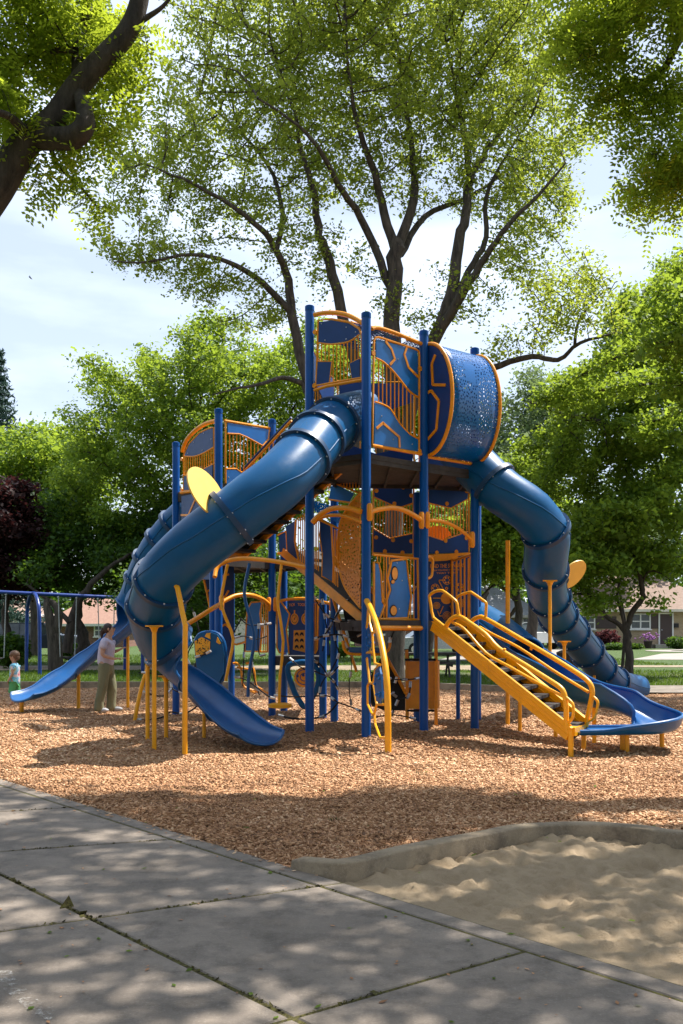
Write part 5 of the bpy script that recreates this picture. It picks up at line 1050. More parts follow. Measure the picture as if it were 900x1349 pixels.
panel(pNN, zc5((437, 100), (478, 100), (470, 520), (450, 560), (437, 560)), [], [(zc5((456, 102))[0], zc5((456, 555))[0])], r=.018)
sn = MB().prism(VP(P(365, 0, 17.0), P(432, 0, 17.0), -.05).pts([(380, 791), (420, 791), (434, 795), (434, 863), (380, 863)]), pNN.n * .015).build('sign_panel', M['navy'], play, smooth=False); sn['label'] = 'dark blue play panel with two orange clock faces'
ar = MB(); of = pNN.n * -.03
for cx in (263, 362):
    ring(ar, pNN, zc5, cx, 245, 36, 0, of, 24, 1.45); ar.bar(pNN.pt(*zc5((cx, 200))[0]) + of, pNN.pt(*zc5((cx, 165))[0]) + of, .004, .022, up=Vector((1, 0, 0)))
bd = [pNN.pt(*q) + of for q in zc5((256, 348), (420, 345), (420, 552), (365, 552), (248, 525))]; ar.add(bd, [tuple(range(5))])
ar.build('clock_artwork', M['orange'], sn, smooth=False); hm = MB(); of2 = pNN.n * -.026
for cx in (263, 362):
    ring(hm, pNN, zc5, cx, 245, 27, 24, of2, 24, 1.45); ring(hm, pNN, zc5, cx, 245, 5, 0, of2, 8, 1.45); hm.bar(pNN.pt(*zc5((cx, 245))[0]) + of2, pNN.pt(*zc5((cx + 10, 222))[0]) + of2, .003, .007, up=Vector((0, 0, 1)))
for i in range(3):
    for j in range(2): 
        cx = 283 + j * 46; cy = 385 + i * 58; arc = [(cx - 18, cy + 18), (cx - 17, cy - 2), (cx - 10, cy - 16), (cx, cy - 20), (cx + 10, cy - 16), (cx + 17, cy - 2), (cx + 18, cy + 18), (cx + 8, cy + 8), (cx, cy + 2), (cx - 8, cy + 8)]
        hm.add([pNN.pt(*q) + of2 for q in zc5(*arc)], [tuple(range(10))])
hm.build('slots', M['black'], sn, smooth=False)
lettering('TICK', pNN, zc5((212, 132))[0], zc5((268, 124))[0], 3.6, M['orange'], sn, off=-.03); lettering('TOCK', pNN, zc5((292, 124))[0], zc5((362, 128))[0], 3.6, M['orange'], sn, off=-.03)
# bucket wheel with the round face
zw = Z(360, 840, .15556); wc = 16.6
ww = MB().tube([P(a, b, wc) for a, b in zw((125, 250), (150, 225), (210, 212), (270, 208), (350, 240), (385, 320), (380, 400), (345, 480), (300, 560), (262, 585), (225, 540), (185, 470), (150, 380), (125, 300))], .05, 10, closed=True, sm=3).build('tumble_ring', M['tube'], play); ww['label'] = 'blue heart-shaped ring around a round orange face'
wf = MB().cyl(P(*zw((262, 335))[0], wc + .03), (0, 1, 0), .17, .02, 28).build('face_disc', M['orange'], ww); pW = VP(P(300, 0, wc), P(500, 0, wc)); wr = MB()
for q in (.7, .38): ring(wr, pW, zw, 262, 335, 95 * q, 95 * q - 7, Vector((0, -.0, 0)), 22)
for a, b in ((205, 325), (255, 318), (300, 330)): ring(wr, pW, zw, a, b, 12, 0, Vector((0, -.004, 0)), 10)
wr.build('artwork', M['navy'], wf, smooth=False)
for k in range(4): MB().tube([P(*zw((165 + k * 14, 240))[0], 17.4), P(*zw((168 + k * 14, 190))[0], 17.4), P(*zw((185 + k * 14, 178))[0], 17.4), P(*zw((195 + k * 14, 200))[0], 17.4)], .018, 6, sm=2).build('grab_handle', M['orange'], play)
# blue shell with the yellow perforated window
pV = VP(P(250, 0, 15.6), P(300, 0, 15.4)); sh_ = MB().prism(pV.pts(zc3((200, 400), (212, 355), (245, 326), (320, 315), (380, 335), (420, 395), (436, 500), (432, 640), (390, 720), (300, 700), (230, 620), (212, 540))), pV.n * .06).build('shell_panel', M['tube'], play, smooth=False)
sh_['label'] = 'rounded blue climbing shell with a yellow perforated window'
MB().tube(pV.pts(zc3((200, 400), (212, 355), (245, 326), (320, 315), (380, 335), (420, 395), (436, 500), (432, 640), (390, 720), (300, 700), (230, 620), (212, 540))), .03, 8, closed=True, sm=2).build('shell_rim', M['chute'], sh_)
MB().prism([p + pV.n * .065 for p in pV.pts(zc3((205, 388), (260, 355), (328, 390), (324, 470), (242, 505), (214, 498)))], pV.n * .01).prism([p + pV.n * .065 for p in pV.pts(zc3((300, 325), (328, 322), (330, 372), (285, 350)))], pV.n * .01).prism([p + pV.n * .065 for p in pV.pts(zc3((385, 355), (412, 405), (400, 412), (375, 395)))], pV.n * .01).build('window', M['yellow'], sh_, smooth=False)
hl = MB()
for i in range(46):
    a, b = random.uniform(225, 315), random.uniform(372, 485)
    if b > 470 - (a - 225) * .1 and a > 300: continue
    ring(hl, pV, zc3, a, b, random.uniform(2.5, 5), 0, pV.n * .079, 7, random.uniform(.9, 1.8))
hl.build('window_holes', M['black'], sh_, smooth=False)
# blue panels with orange edges behind the left posts
pU = VP(P(268, 0, 17.0), P(312, 0, 17.2)); panel(pU, sheets=[zc2((268, 640), (392, 560), (500, 540), (500, 1250), (470, 1500), (430, 1200), (330, 1050))], rails=[(zc2((255, 650), (290, 800), (305, 880), (325, 985), (300, 900)), .02)], stripes=[zc2((285, 775), (325, 755), (330, 710)), zc2((390, 700), (410, 655), (455, 640)), zc2((420, 830), (455, 770)), zc2((400, 1050), (430, 1035), (460, 1060))], smat='navy')
# thin curved pole and foot loops
MB().tube([P(178, 951, 16.2), P(180, 935, 16.2), P(188, 900, 16.25), P(198, 872, 16.3)], .034, 10, sm=4).tube([Vector((P(178, 0, 16.2).x, 16.2, -.1)), P(178, 951, 16.2)], .034, 10).build('climbing_pole', M['yellow'], play)
lp = MB()
for off in (0, 17): lp.tube([P(307 + off, 874, 17.5), P(313 + off, 874, 17.5), P(318 + off, 884, 17.4), P(320 + off, 902, 17.4), P(327 + off, 908, 17.4), P(336 + off, 913, 17.3)], .02, 6, sm=3)
lp.tube([P(312, 879, 17.4), P(330, 882, 17.4)], .016, 6).tube([P(322, 905, 17.4), P(340, 912, 17.4)], .016, 6).tube([P(305, 847, 17), P(312, 849, 17), P(324, 845, 17)], .018, 6, sm=2).build('foot_loops', M['orange'], play)
MB().tube([P(357, 930, 14.2), P(356, 905, 14.3)], .001, 5)
# front curved ladder ------------------------------------------------------
pLd = VP(XY['A2'], P(512, 0, 11.85)); z9 = Z(460, 780, .2)
ld = MB().tube(pLd.pts(z9((112, 50), (125, 75), (148, 125), (178, 205), (205, 300), (225, 400), (240, 500), (250, 620), (255, 760), (256, 900), (257, 1095)))+[], .04, 14, sm=3).build('curved_ladder', M['yellow'], play); ld['label'] = 'bowed yellow ladder leaning out from the second front post'
lr = MB()
for q in ([(128, 95), (122, 180), (112, 300), (113, 400), (126, 520), (134, 590), (122, 620), (122, 740), (150, 800), (162, 806)], [(128, 110), (135, 200), (152, 268), (175, 260)], [(152, 268), (158, 370), (170, 470), (205, 480)], [(113, 400), (152, 395)], [(130, 600), (160, 600)], [(205, 478), (172, 510), (160, 600), (182, 740), (230, 740)], [(182, 740), (166, 800), (172, 870), (205, 960), (250, 962)]):
    lr.tube(pLd.pts(z9(*q)), .017, 8)
lr.build('rung_rail', M['yellow'], ld)
for q in ([(132, 205), (152, 275), (156, 355), (132, 388), (122, 300)], [(178, 512), (202, 490), (214, 540), (224, 700), (216, 735), (184, 718), (168, 600)]):
    pp = pLd.pts(z9(*q)); st = MB().prism([p - pLd.n * .012 for p in pp], pLd.n * .024).build('foothold', M['chute'], ld, smooth=False); c = sum(pp, Vector()) / len(pp); kn = MB()
    for v in pp: kn.ball(c.lerp(v, .6) + pLd.n * .014, .028, 8, sc=(1, 1, .8)); kn.ball(c.lerp(v, .6) - pLd.n * .014, .028, 8)
    kn.build('studs', M['sheet'], st)
# orange bin-like play panel behind the third post
pO = VP(P(534, 0, 15.4), P(576, 0, 15.2)); ob = MB().prism(pO.pts([(537, 871), (573, 871), (573, 934), (537, 934)]), -pO.n * .25).build('crawl_panel', M['orange'], play, smooth=False)
for a, b in (((536, 856), (536.5, 948)), ((574.5, 830), (574.5, 955))): MB().bar(pO.pt(*a), pO.pt(*b), .05, .05, up=Vector((1, 0, 0))).build('upright', M['orange'], ob, smooth=False)
MB().bar(pO.pt(535, 869), pO.pt(575, 869), .1, .035).build('top_strip', M['black'], ob, smooth=False); MB().bar(pO.pt(538, 936), pO.pt(573, 936), .1, .03).build('top_strip', M['black'], ob, smooth=False)
# black belt wall, seat and arms under the lower deck
bw = MB().prism([P(a, b, 15.6) for a, b in ((449, 788), (478, 812), (479, 850), (462, 845), (455, 820))], (0, .05, 0)).prism([P(a, b, 15.4) for a, b in ((505, 862), (534, 910), (534, 936), (507, 936), (490, 930), (480, 905))], (0, .05, 0)).build('climbing_belt', M['black'], play, smooth=False)
be = MB().tube([P(437, 782, 15.55), P(452, 830, 15.55), P(470, 885, 15.5)], .024, 8).tube([P(505, 858, 15.35), P(520, 885, 15.35), P(535, 914, 15.35)], .026, 8).build('belt_edge', M['orange'], bw)
bs = MB().prism([P(a, b, 14.7) for a, b in ((459, 853), (500, 853), (502, 861), (461, 861))], (0, .35, 0)).build('bench_seat', M['chute'], play, smooth=False)
MB().tube([P(452, 844, 14.6), P(453, 853, 14.6), P(458, 860, 14.6), P(470, 862, 14.6), P(500, 862, 14.6), P(508, 860, 14.6), P(513, 853, 14.6), P(514, 846, 14.6)], .022, 8, sm=3).build('seat_frame', M['orange'], bs)
MB().cyl(P(514, 843, 14.6), (0, 0, 1), .024, .08, 10).build('rope_clamp', M['steel'], bs)
# rope net: black rope and silver clamps ------------------------------------
net = None; rp_ = MB(); fe = []
def rope(pts, D0, D1=None, cl=(), r=.011):
    D1 = D0 if D1 is None else D1; n_ = len(pts); q = [P(a, b, D0 + (D1 - D0) * i / (n_ - 1)) for i, (a, b) in enumerate(pts)]; rp_.tube(q, r, 6, sm=4); s_ = smooth_path(q, 8)
    for t in cl:
        i = min(int(t * (len(s_) - 2)), len(s_) - 2); d = (s_[i + 1] - s_[i]).normalized(); fe.append((s_[i] - d * .045, s_[i] + d * .045))
rope([(474, 781), (463, 789), (452, 794), (448, 803)], 14.2, 14.9, (.05, .6, .95)); rope([(463, 777), (460, 790), (452, 800), (444, 808)], 14.6, 15, (.3, .7))
rope([(412, 783), (422, 800), (432, 812), (446, 818), (464, 818), (476, 817)], 14.1, 14.5, (.06, .4, .6, .8, .97)); rope([(448, 803), (440, 816), (428, 836), (414, 842)], 15, 14.3, (.1, .5, .93))
rope([(424, 787), (427, 806), (430, 828), (428, 840), (425, 858)], 15, 15, (.1, .35, .6, .9)); rope([(446, 818), (450, 836), (456, 850), (462, 862), (463, 880), (460, 904), (463, 930)], 14.7, 14.9, (.15, .35, .5, .75, .98), .008)
rope([(444, 808), (440, 825), (442, 845), (446, 862), (438, 880), (424, 900), (421, 915)], 15, 15, (.05, .3, .55, .75, .95)); rope([(413, 870), (423, 876), (432, 890), (440, 898), (446, 908)], 14.3, 15.2, (.1, .5, .75, .98))
rope([(414, 842), (425, 838), (446, 836), (464, 840), (478, 834)], 14.3, 14.3, (.04, .35, .65, .95)); rope([(383, 868), (398, 880), (414, 884), (432, 890), (446, 878)], 15.8, 15.2, (.05, .5, .9))
rope([(363, 916), (385, 918), (412, 917), (432, 917), (445, 925), (462, 931), (476, 937)], 15.5, 14.2, (.03, .45, .6, .97)); rope([(446, 925), (432, 940), (415, 946), (390, 947), (366, 942)], 15, 15.2, (.4, .97), .014)
rope([(486, 885), (504, 890), (520, 895), (540, 895), (553, 893)], 13.8, 14.4, (.4, .7, .95), .009); rope([(522, 895), (519, 905), (517, 913), (524, 921), (519, 934), (516, 942)], 14.2, 14.3, (.05, .5, .7, .97), .010)
rope([(524, 921), (538, 917), (541, 898)], 14.2, 14.4, (.55, .98)); rope([(517, 913), (504, 920), (492, 930)], 14.2, 13.9, (.1,)); rope([(514, 843), (530, 808), (549, 768)], 14.6, 14.3, (.02, .97), .010); rope([(490, 945), (520, 942), (549, 947)], 14, 14.4, (.05, .98), .009)
rope([(183, 886), (200, 887), (222, 892), (228, 908), (246, 914), (258, 925), (276, 945)], 15.8, 15.6, (.1, .45, .62, .96)); rope([(190, 912), (214, 917), (228, 906)], 15.6, 15.8, (.08, .9)); rope([(180, 948), (200, 948), (216, 944), (224, 938), (240, 940), (252, 936), (262, 928)], 16.2, 15.8, (.06, .7), .014)
rope([(252, 800), (257, 812), (262, 832), (258, 842), (250, 855), (247, 868), (254, 882)], 15.6, 15.6, (.15, .5, .9)); rope([(260, 865), (270, 862), (277, 858)], 15.4, 15.3, (.1, .9)); rope([(311, 806), (325, 822), (344, 823), (358, 821)], 15.8, 16.2, (.7, .95)); rope([(341, 820), (340, 845), (342, 862), (350, 862)], 15.8, 15.8, (.1, .9))
rope([(318, 815), (307, 838), (322, 838), (338, 842), (352, 838)], 15.8, 16, (.4, .7)); rope([(310, 892), (325, 896), (352, 916), (362, 920)], 15.6, 15.8, (.1, .9)); rope([(322, 848), (321, 880), (320, 904)], 15.8, 15.8, (.3,)); rope([(332, 874), (335, 895), (342, 916)], 15.8, 15.8, (.1, .8))
net = rp_.build('climbing_net', M['rope'], play); net['label'] = 'black rope climbing net under the towers'; 
for a, b in fe: MB().tube([a, b], .021, 8).build('rope_clamp', M['steel'], net)
# ------------------------------------------------------------------ swings
def sp(px, py, D): return P(px, py, D)
b0, b1 = P(-130, 774, 30.5), P(204, 789.5, 34.5)
sw_ = thing('swing_set', 'dark blue steel swing frame with arched legs on the left beyond the slides', 'swing set', (b0.lerp(b1, .5).x, b0.lerp(b1, .5).y, 0))
MB().tube([b0, b1], .062, 14).build('top_beam', M['swing'], sw_)
def beam(px):
    t = 0; lo, hi = 0., 1.
    for _ in range(30):
        t = (lo + hi) / 2; p = b0.lerp(b1, t)
        if CX + p.x / p.y * F < px: lo = t
        else: hi = t
    return b0.lerp(b1, t)
bd_ = (b1 - b0).normalized(); bq = Vector((bd_.y, -bd_.x, 0)).normalized()
for px in (43.5, 176, -85):
    c = beam(px)
    for s_ in (-1, 1):
        hw = .95; MB().tube([c + Vector((0, 0, .02)), c + bq * s_ * hw * .35 + Vector((0, 0, -.03)), c + bq * s_ * hw * .75 + Vector((0, 0, -.28)), c + bq * s_ * hw * .98 + Vector((0, 0, -.8)), Vector((c.x, c.y, 0)) + bq * s_ * hw * 1.05 + Vector((0, 0, -.1))], .06, 12, sm=5).build('arch_leg', M['swing'], sw_)
for (a, b, lab) in ((-19, 8, 'black belt swing nearest the left edge'), (77, 101, 'belt swing hanging behind the open blue slide'), (129, 151, 'belt swing hanging behind the standing woman')):
    pa, pb__ = beam(a), beam(b); c = pa.lerp(pb__, .5); t = thing('swing', lab + ' on galvanised chains', 'swing', (c.x, c.y, .5), 'belt swings under the blue beam')
    for p in (pa, pb__):
        q = Vector((c.x + (p.x - c.x) * .8, c.y + (p.y - c.y) * .8, .52)); m_ = MB().tube([p - Vector((0, 0, .06)), q], .014, 6)
        for k in range(40): z_ = p.lerp(q, (k + .5) / 40); m_.ball(z_, .022, 6, sc=(1, .6, 1.2))
        m_.build('chain', M['chain'], t); MB().box(p - Vector((0, 0, .03)), .06, .09, .12).build('hanger', M['steel'], t)
    d = (pb__ - pa).normalized(); L_ = (pb__ - pa).length * .4
    MB().prism([c * 1 + Vector((0, 0, .52 - c.z)) - d * L_ - bq * .07, Vector((c.x, c.y, .44)) - bq * .08, Vector((c.x, c.y, .52)) + d * L_ - bq * .07, Vector((c.x, c.y, .52)) + d * L_ + bq * .07, Vector((c.x, c.y, .44)) + bq * .08, Vector((c.x, c.y, .52)) - d * L_ + bq * .07], (0, 0, .02)).build('seat', M['black'], t, smooth=False)

# ------------------------------------------------------------------ people
def skin_mesh(V, E, Rr, sub=2):
    me = bpy.data.meshes.new('s'); me.from_pydata(V, E, []); o = bpy.data.objects.new('s', me); scn.collection.objects.link(o)
    md = o.modifiers.new('skin', 'SKIN'); md.use_smooth_shade = True
    for i, v in enumerate(me.skin_vertices[0].data): v.radius = (Rr[i], Rr[i]) if isinstance(Rr[i], (int, float)) else Rr[i]; v.use_root = i == 0
    if sub: s_ = o.modifiers.new('sub', 'SUBSURF'); s_.levels = sub; s_.render_levels = sub
    dg = bpy.context.evaluated_depsgraph_get(); out = bpy.data.meshes.new_from_object(o.evaluated_get(dg)); bpy.data.objects.remove(o); return out
def skin_part(name, chain, mat_, parent, sub=2):
    """chain: list of (key, parent key, (x,y,z), radius)"""
    idx = {}; V = []; E = []; Rr = []
    for k, pk, co, r in chain:
        idx[k] = len(V); V.append(co); Rr.append(r)
        if pk is not None: E.append((idx[pk], idx[k]))
    me = skin_mesh(V, E, Rr, sub); me.name = name; me.materials.clear(); me.materials.append(mat_); me.polygons.foreach_set('use_smooth', [True] * len(me.polygons))
    o = bpy.data.objects.new(name, me); scn.collection.objects.link(o); o.parent = parent; ORG[o] = ORG[parent]; return o
M['skin'] = paint('skin', (.50, .29, .20), .55, .05); M['hair_dark'] = paint('dark_brown_hair', (.035, .016, .012), .5, .2, .5); M['hair_brown'] = paint('light_brown_hair', (.16, .085, .045), .55, .2, .5)
M['tee'] = paint('pale_lavender_cotton', (.52, .49, .62), .9, .05, fold=.02); M['khaki'] = paint('olive_khaki_cotton', (.20, .20, .115), .9, .08, .2, fold=.03); M['shoe'] = paint('grey_shoe', (.35, .36, .38), .6)
M['green'] = paint('green_cotton', (.10, .42, .17), .9, .06); M['phone'] = paint('tan_phone_case', (.55, .42, .3), .5); M['glass_d'] = paint('dark_lens', (.02, .02, .025), .1)
m, nt, b, o = mat('tie_dye_cotton'); nt.links.new(ramp(nt, noise(nt, 7, 3, .5), [(.3, (.75, .05, .12)), (.42, (.85, .75, .75)), (.5, (.1, .5, .75)), (.6, (.55, .8, .85)), (.7, (.5, .65, .15))]), b.inputs['Base Color']); b.inputs['Roughness'].default_value = .9; M['tiedye'] = m
def hand(ch, wk, w, d, up, pre, s=1):              # palm with five separate fingers, root at the wrist
    d = Vector(d).normalized(); up = Vector(up).normalized(); sd = d.cross(up).normalized(); w = Vector(w)
    ch.append((pre + 'palm', wk, tuple(w + d * .05 * s), (.026 * s, .02 * s)))
    for i, L_ in enumerate((.06, .072, .068, .052)):
        a = w + d * .085 * s + sd * (i - 1.5) * .019 * s; ch.append((f'{pre}f{i}', pre + 'palm', tuple(a), .009 * s)); ch.append((f'{pre}g{i}', f'{pre}f{i}', tuple(a + d * L_ * .5 * s - up * .008 * s), .0085 * s)); ch.append((f'{pre}h{i}', f'{pre}g{i}', tuple(a + d * L_ * .8 * s - up * .03 * s), .007 * s))
    a = w + d * .035 * s - sd * .035 * s; ch.append((pre + 't0', pre + 'palm', tuple(a), .010 * s)); ch.append((pre + 't1', pre + 't0', tuple(a + d * .04 * s - sd * .012 * s), .009 * s))
wg = P(139.5, 940, 17.8); wr_ = thing('person', 'woman in a pale lavender t-shirt and olive trousers looking up beside the big tube slide', 'person', (wg.x, wg.y, .03))
W = Vector((wg.x, wg.y, 0.03)) - ORG[wr_]
body = [('pel', None, (0, 0, .86), (.13, .14)), ('wai', 'pel', (-.01, 0, 1.0), (.12, .13)), ('che', 'wai', (.02, 0, 1.17), (.125, .15)), ('upc', 'che', (.02, 0, 1.28), (.085, .12)), ('nek', 'upc', (.05, 0, 1.36), .045), ('hd0', 'nek', (.075, 0, 1.42), .062), ('hd1', 'hd0', (.085, 0, 1.48), .083), ('hd2', 'hd1', (.06, 0, 1.545), .05),
        ('jaw', 'hd0', (.135, 0, 1.445), .035), ('nos', 'hd1', (.168, 0, 1.505), .012),
        ('hr', 'pel', (.0, -.09, .80), .095), ('kr', 'hr', (-.02, -.10, .45), .06), ('ar', 'kr', (-.10, -.11, .09), .04), ('fr', 'ar', (-.02, -.12, .035), .035), ('tr', 'fr', (.07, -.12, .03), .03),
        ('hl', 'pel', (.02, .09, .80), .095), ('kl', 'hl', (.09, .10, .45), .06), ('al', 'kl', (.06, .11, .09), .04), ('fl', 'al', (.12, .12, .035), .035), ('tl', 'fl', (.2, .12, .03), .03),
        ('sr', 'upc', (.01, -.155, 1.27), .055), ('er', 'sr', (-.02, -.2, 1.03), .043), ('wr', 'er', (.17, -.17, .965), .027), ('sl', 'upc', (.03, .155, 1.27), .055), ('el', 'sl', (.06, .21, 1.06), .042), ('wl', 'el', (.2, .17, 1.11), .026)]
hand(body, 'wr', (.17, -.17, .965), (1, .15, .0), (0, 0, 1), 'r'); hand(body, 'wl', (.2, .17, 1.11), (.8, -.2, .45), (-.4, 0, .8), 'l')
skin_part('body', body, M['skin'], wr_)
skin_part('shirt', [('c0', None, (-.005, 0, .80), (.16, .16)), ('c', 'c0', (0, 0, .92), (.165, .165)), ('w', 'c', (.0, 0, 1.03), (.155, .16)), ('h', 'w', (.03, 0, 1.17), (.15, .165)), ('u', 'h', (.02, 0, 1.28), (.105, .13)), ('n', 'u', (.04, 0, 1.335), .06), ('sr', 'u', (.01, -.155, 1.275), .072), ('ar', 'sr', (-.005, -.19, 1.12), .068), ('sl', 'u', (.03, .155, 1.275), .072), ('al', 'sl', (.045, .19, 1.14), .065)], M['tee'], wr_)
skin_part('trousers', [('p', None, (-.01, 0, .86), (.165, .165)), ('t', 'p', (0, 0, .95), (.14, .145)), ('hr', 'p', (-.01, -.09, .74), .115), ('kr', 'hr', (-.03, -.10, .45), .095), ('fr', 'kr', (-.09, -.11, .20), .088), ('gr', 'fr', (-.10, -.11, .0), .095), ('hl', 'p', (.02, .09, .74), .115), ('kl', 'hl', (.09, .10, .45), .095), ('fl', 'kl', (.075, .11, .2), .088), ('gl', 'fl', (.07, .11, .0), .095)], M['khaki'], wr_)
def wball(c, r, sc=(1, 1, 1)): return MB().ball(ORG[wr_] + Vector(c), r, 14, sc=sc)
hm_ = MB(); hm_.ball(ORG[wr_] + Vector((.035, 0, 1.505)), .1, 16, sc=(.9, .88, .98)).ball(ORG[wr_] + Vector((-.055, 0, 1.45)), .05, 12).tube([ORG[wr_] + Vector(q) for q in ((-.03, 0, 1.5), (-.07, 0, 1.42), (-.08, 0, 1.33))], [.05, .04, .015], 10); hm_.build('hair', M['hair_dark'], wr_)
MB().box(ORG[wr_] + Vector((.158, -.03, 1.515)), .012, .045, .032).box(ORG[wr_] + Vector((.158, .03, 1.515)), .012, .045, .032).bar(ORG[wr_] + Vector((.158, -.055, 1.52)), ORG[wr_] + Vector((.06, -.085, 1.51)), .006, .008).build('glasses', M['glass_d'], wr_)
for s_ in (-1, 1): MB().ball(ORG[wr_] + Vector((.065, s_ * .083, 1.49)), .022, 8, sc=(.9, .4, 1.3)).build('ear', M['skin'], wr_)
for x, y in ((-.03, -.12), (.17, .12)): MB().ball(ORG[wr_] + Vector((x, y, .04)), .055, 12, sc=(2.1, .85, .8)).build('shoe', M['shoe'], wr_)
ph = MB().box(ORG[wr_] + Vector((.31, -.14, .975)), .15, .07, .012).build('phone', M['phone'], wr_)
cg = P(19.5, 932, 19.0); cr_ = thing('person', 'small child in a tie-dye shirt and green shorts walking left behind the open slide', 'person', (cg.x, cg.y, .03))
cb = [('pel', None, (0, 0, .50), .085), ('wai', 'pel', (0, 0, .60), .085), ('che', 'wai', (0, 0, .72), (.08, .095)), ('upc', 'che', (0, 0, .79), (.06, .08)), ('nek', 'upc', (-.01, 0, .85), .032), ('hd0', 'nek', (-.025, 0, .90), .058), ('hd1', 'hd0', (-.02, 0, .97), .078), ('hd2', 'hd1', (-.01, 0, 1.03), .05), ('nos', 'hd1', (-.105, 0, .945), .01),
      ('hr', 'pel', (0, -.055, .46), .06), ('kr', 'hr', (-.05, -.06, .27), .042), ('ar', 'kr', (-.02, -.06, .07), .028), ('tr', 'ar', (-.10, -.06, .03), .025), ('hl', 'pel', (0, .055, .46), .06), ('kl', 'hl', (.05, .06, .27), .042), ('al', 'kl', (.10, .06, .08), .028), ('tl', 'al', (.03, .06, .03), .025),
      ('sr', 'upc', (0, -.105, .78), .036), ('er', 'sr', (-.0, -.125, .63), .028), ('wr', 'er', (-.07, -.12, .52), .02), ('sl', 'upc', (0, .105, .78), .036), ('el', 'sl', (.03, .125, .63), .028), ('wl', 'el', (-.03, .12, .52), .02)]
hand(cb, 'wr', (-.07, -.12, .52), (-.4, 0, -1), (-1, 0, .4), 'r', .65); hand(cb, 'wl', (-.03, .12, .52), (-.4, 0, -1), (-1, 0, .4), 'l', .65)
skin_part('body', cb, M['skin'], cr_)
skin_part('shirt', [('c0', None, (0, 0, .40), .11), ('c', 'c0', (0, 0, .50), .11), ('w', 'c', (0, 0, .62), .105), ('h', 'w', (0, 0, .72), (.1, .115)), ('u', 'h', (0, 0, .8), (.075, .09)), ('n', 'u', (-.005, 0, .835), .042), ('sr', 'u', (0, -.105, .785), .05), ('ar', 'sr', (0, -.12, .69), .05), ('sl', 'u', (0, .105, .785), .05), ('al', 'sl', (.01, .12, .69), .05)], M['tiedye'], cr_)
skin_part('shorts', [('p', None, (0, 0, .50), .095), ('hr', 'p', (-.01, -.06, .42), .07), ('kr', 'hr', (-.04, -.06, .30), .068), ('mr', 'kr', (-.045, -.06, .24), .066), ('hl', 'p', (.01, .06, .42), .07), ('kl', 'hl', (.03, .06, .30), .068), ('ml', 'kl', (.04, .06, .24), .066)], M['green'], cr_)
MB().ball(ORG[cr_] + Vector((.0, 0, .995)), .098, 16, sc=(1, .95, .85)).ball(ORG[cr_] + Vector((.045, 0, .94)), .065, 12, sc=(.8, 1.1, 1)).build('hair', M['hair_brown'], cr_)
for s_ in (-1, 1): MB().ball(ORG[cr_] + Vector((-.015, s_ * .078, .945)), .018, 8, sc=(.9, .4, 1.3)).build('ear', M['skin'], cr_)
MB().ball(ORG[cr_] + Vector((-.093, -.03, .965)), .009, 6).ball(ORG[cr_] + Vector((-.093, .03, .965)), .009, 6).build('eyes', M['glass_d'], cr_)

# ------------------------------------------------------------------ park furniture
M['wood'] = paint('weathered_dark_wood', (.06, .05, .042), .85, .25, .5); M['bin'] = paint('brown_slat_bin', (.045, .028, .02), .8, .25, .5)
tb0 = P(564, 0, 30.0); tt = thing('picnic_table', 'dark weathered picnic table on the grass seen beneath the tall tower', 'picnic table', (tb0.x, 30, 0)); hw = .88
MB().box((tb0.x, 30, .73), hw * 2, .75, .06).build('table_top', M['wood'], tt, smooth=False)
for s_ in (-1, 1):
    MB().box((tb0.x, 30 + s_ * .65, .44), hw * 2, .26, .045).build('bench', M['wood'], tt, smooth=False)
    MB().bar((tb0.x + s_ * .6, 29.4, 0), (tb0.x + s_ * .6, 30.15, .7), .05, .09).bar((tb0.x + s_ * .6, 30.6, 0), (tb0.x + s_ * .6, 29.85, .7), .05, .09).bar((tb0.x + s_ * .65, 29.25, .39), (tb0.x + s_ * .65, 30.75, .39), .05, .08).build('leg_frame', M['wood'], tt, smooth=False)
bb = P(747.5, 0, 26); bt = thing('trash_bin', 'dark brown slatted litter bin behind the far tube slide', 'bin', (bb.x, 26, 0)); bm = MB()
for k in range(20):
    a = 2 * math.pi * k / 20; bm.box((bb.x + .26 * math.cos(a), 26 + .26 * math.sin(a), .42), .03, .07, .84, a)
bm.build('slats', M['bin'], bt, smooth=False); MB().cyl((bb.x, 26, .42), (0, 0, 1), .235, .8, 20).build('liner', M['black'], bt); MB().tube([Vector((bb.x, 26, .84)), Vector((bb.x, 26, .87)), Vector((bb.x, 26, .93))], [.29, .29, .16], 20).build('lid', M['bin'], bt)

# ------------------------------------------------------------------ houses
def brick(name, a, c_, mortar, sc=7):
    m, nt, b, o = mat(name); bt_ = nd(nt, 'ShaderNodeTexBrick'); bt_.inputs['Scale'].default_value = sc; bt_.inputs['Color1'].default_value = (*a, 1); bt_.inputs['Color2'].default_value = (*c_, 1); bt_.inputs['Mortar'].default_value = (*mortar, 1); bt_.inputs['Mortar Size'].default_value = .012
    tcn = nd(nt, 'ShaderNodeTexCoord'); sx = nd(nt, 'ShaderNodeSeparateXYZ'); cb_ = nd(nt, 'ShaderNodeCombineXYZ'); nt.links.new(tcn.outputs['Object'], sx.inputs[0]); nt.links.new(sx.outputs['X'], cb_.inputs['X']); nt.links.new(sx.outputs['Z'], cb_.inputs['Y']); nt.links.new(cb_.outputs[0], bt_.inputs['Vector'])
    bt_.inputs['Scale'].default_value = 1.6; bt_.inputs['Brick Width'].default_value = .36; bt_.inputs['Row Height'].default_value = .13
    nt.links.new(bt_.outputs['Color'], b.inputs['Base Color']); b.inputs['Roughness'].default_value = .9; return m
M['tanbrick'] = brick('tan_brick', (.40, .29, .17), (.30, .21, .12), (.42, .36, .28)); M['redbrick'] = brick('red_brick', (.24, .10, .065), (.16, .07, .05), (.3, .25, .22))
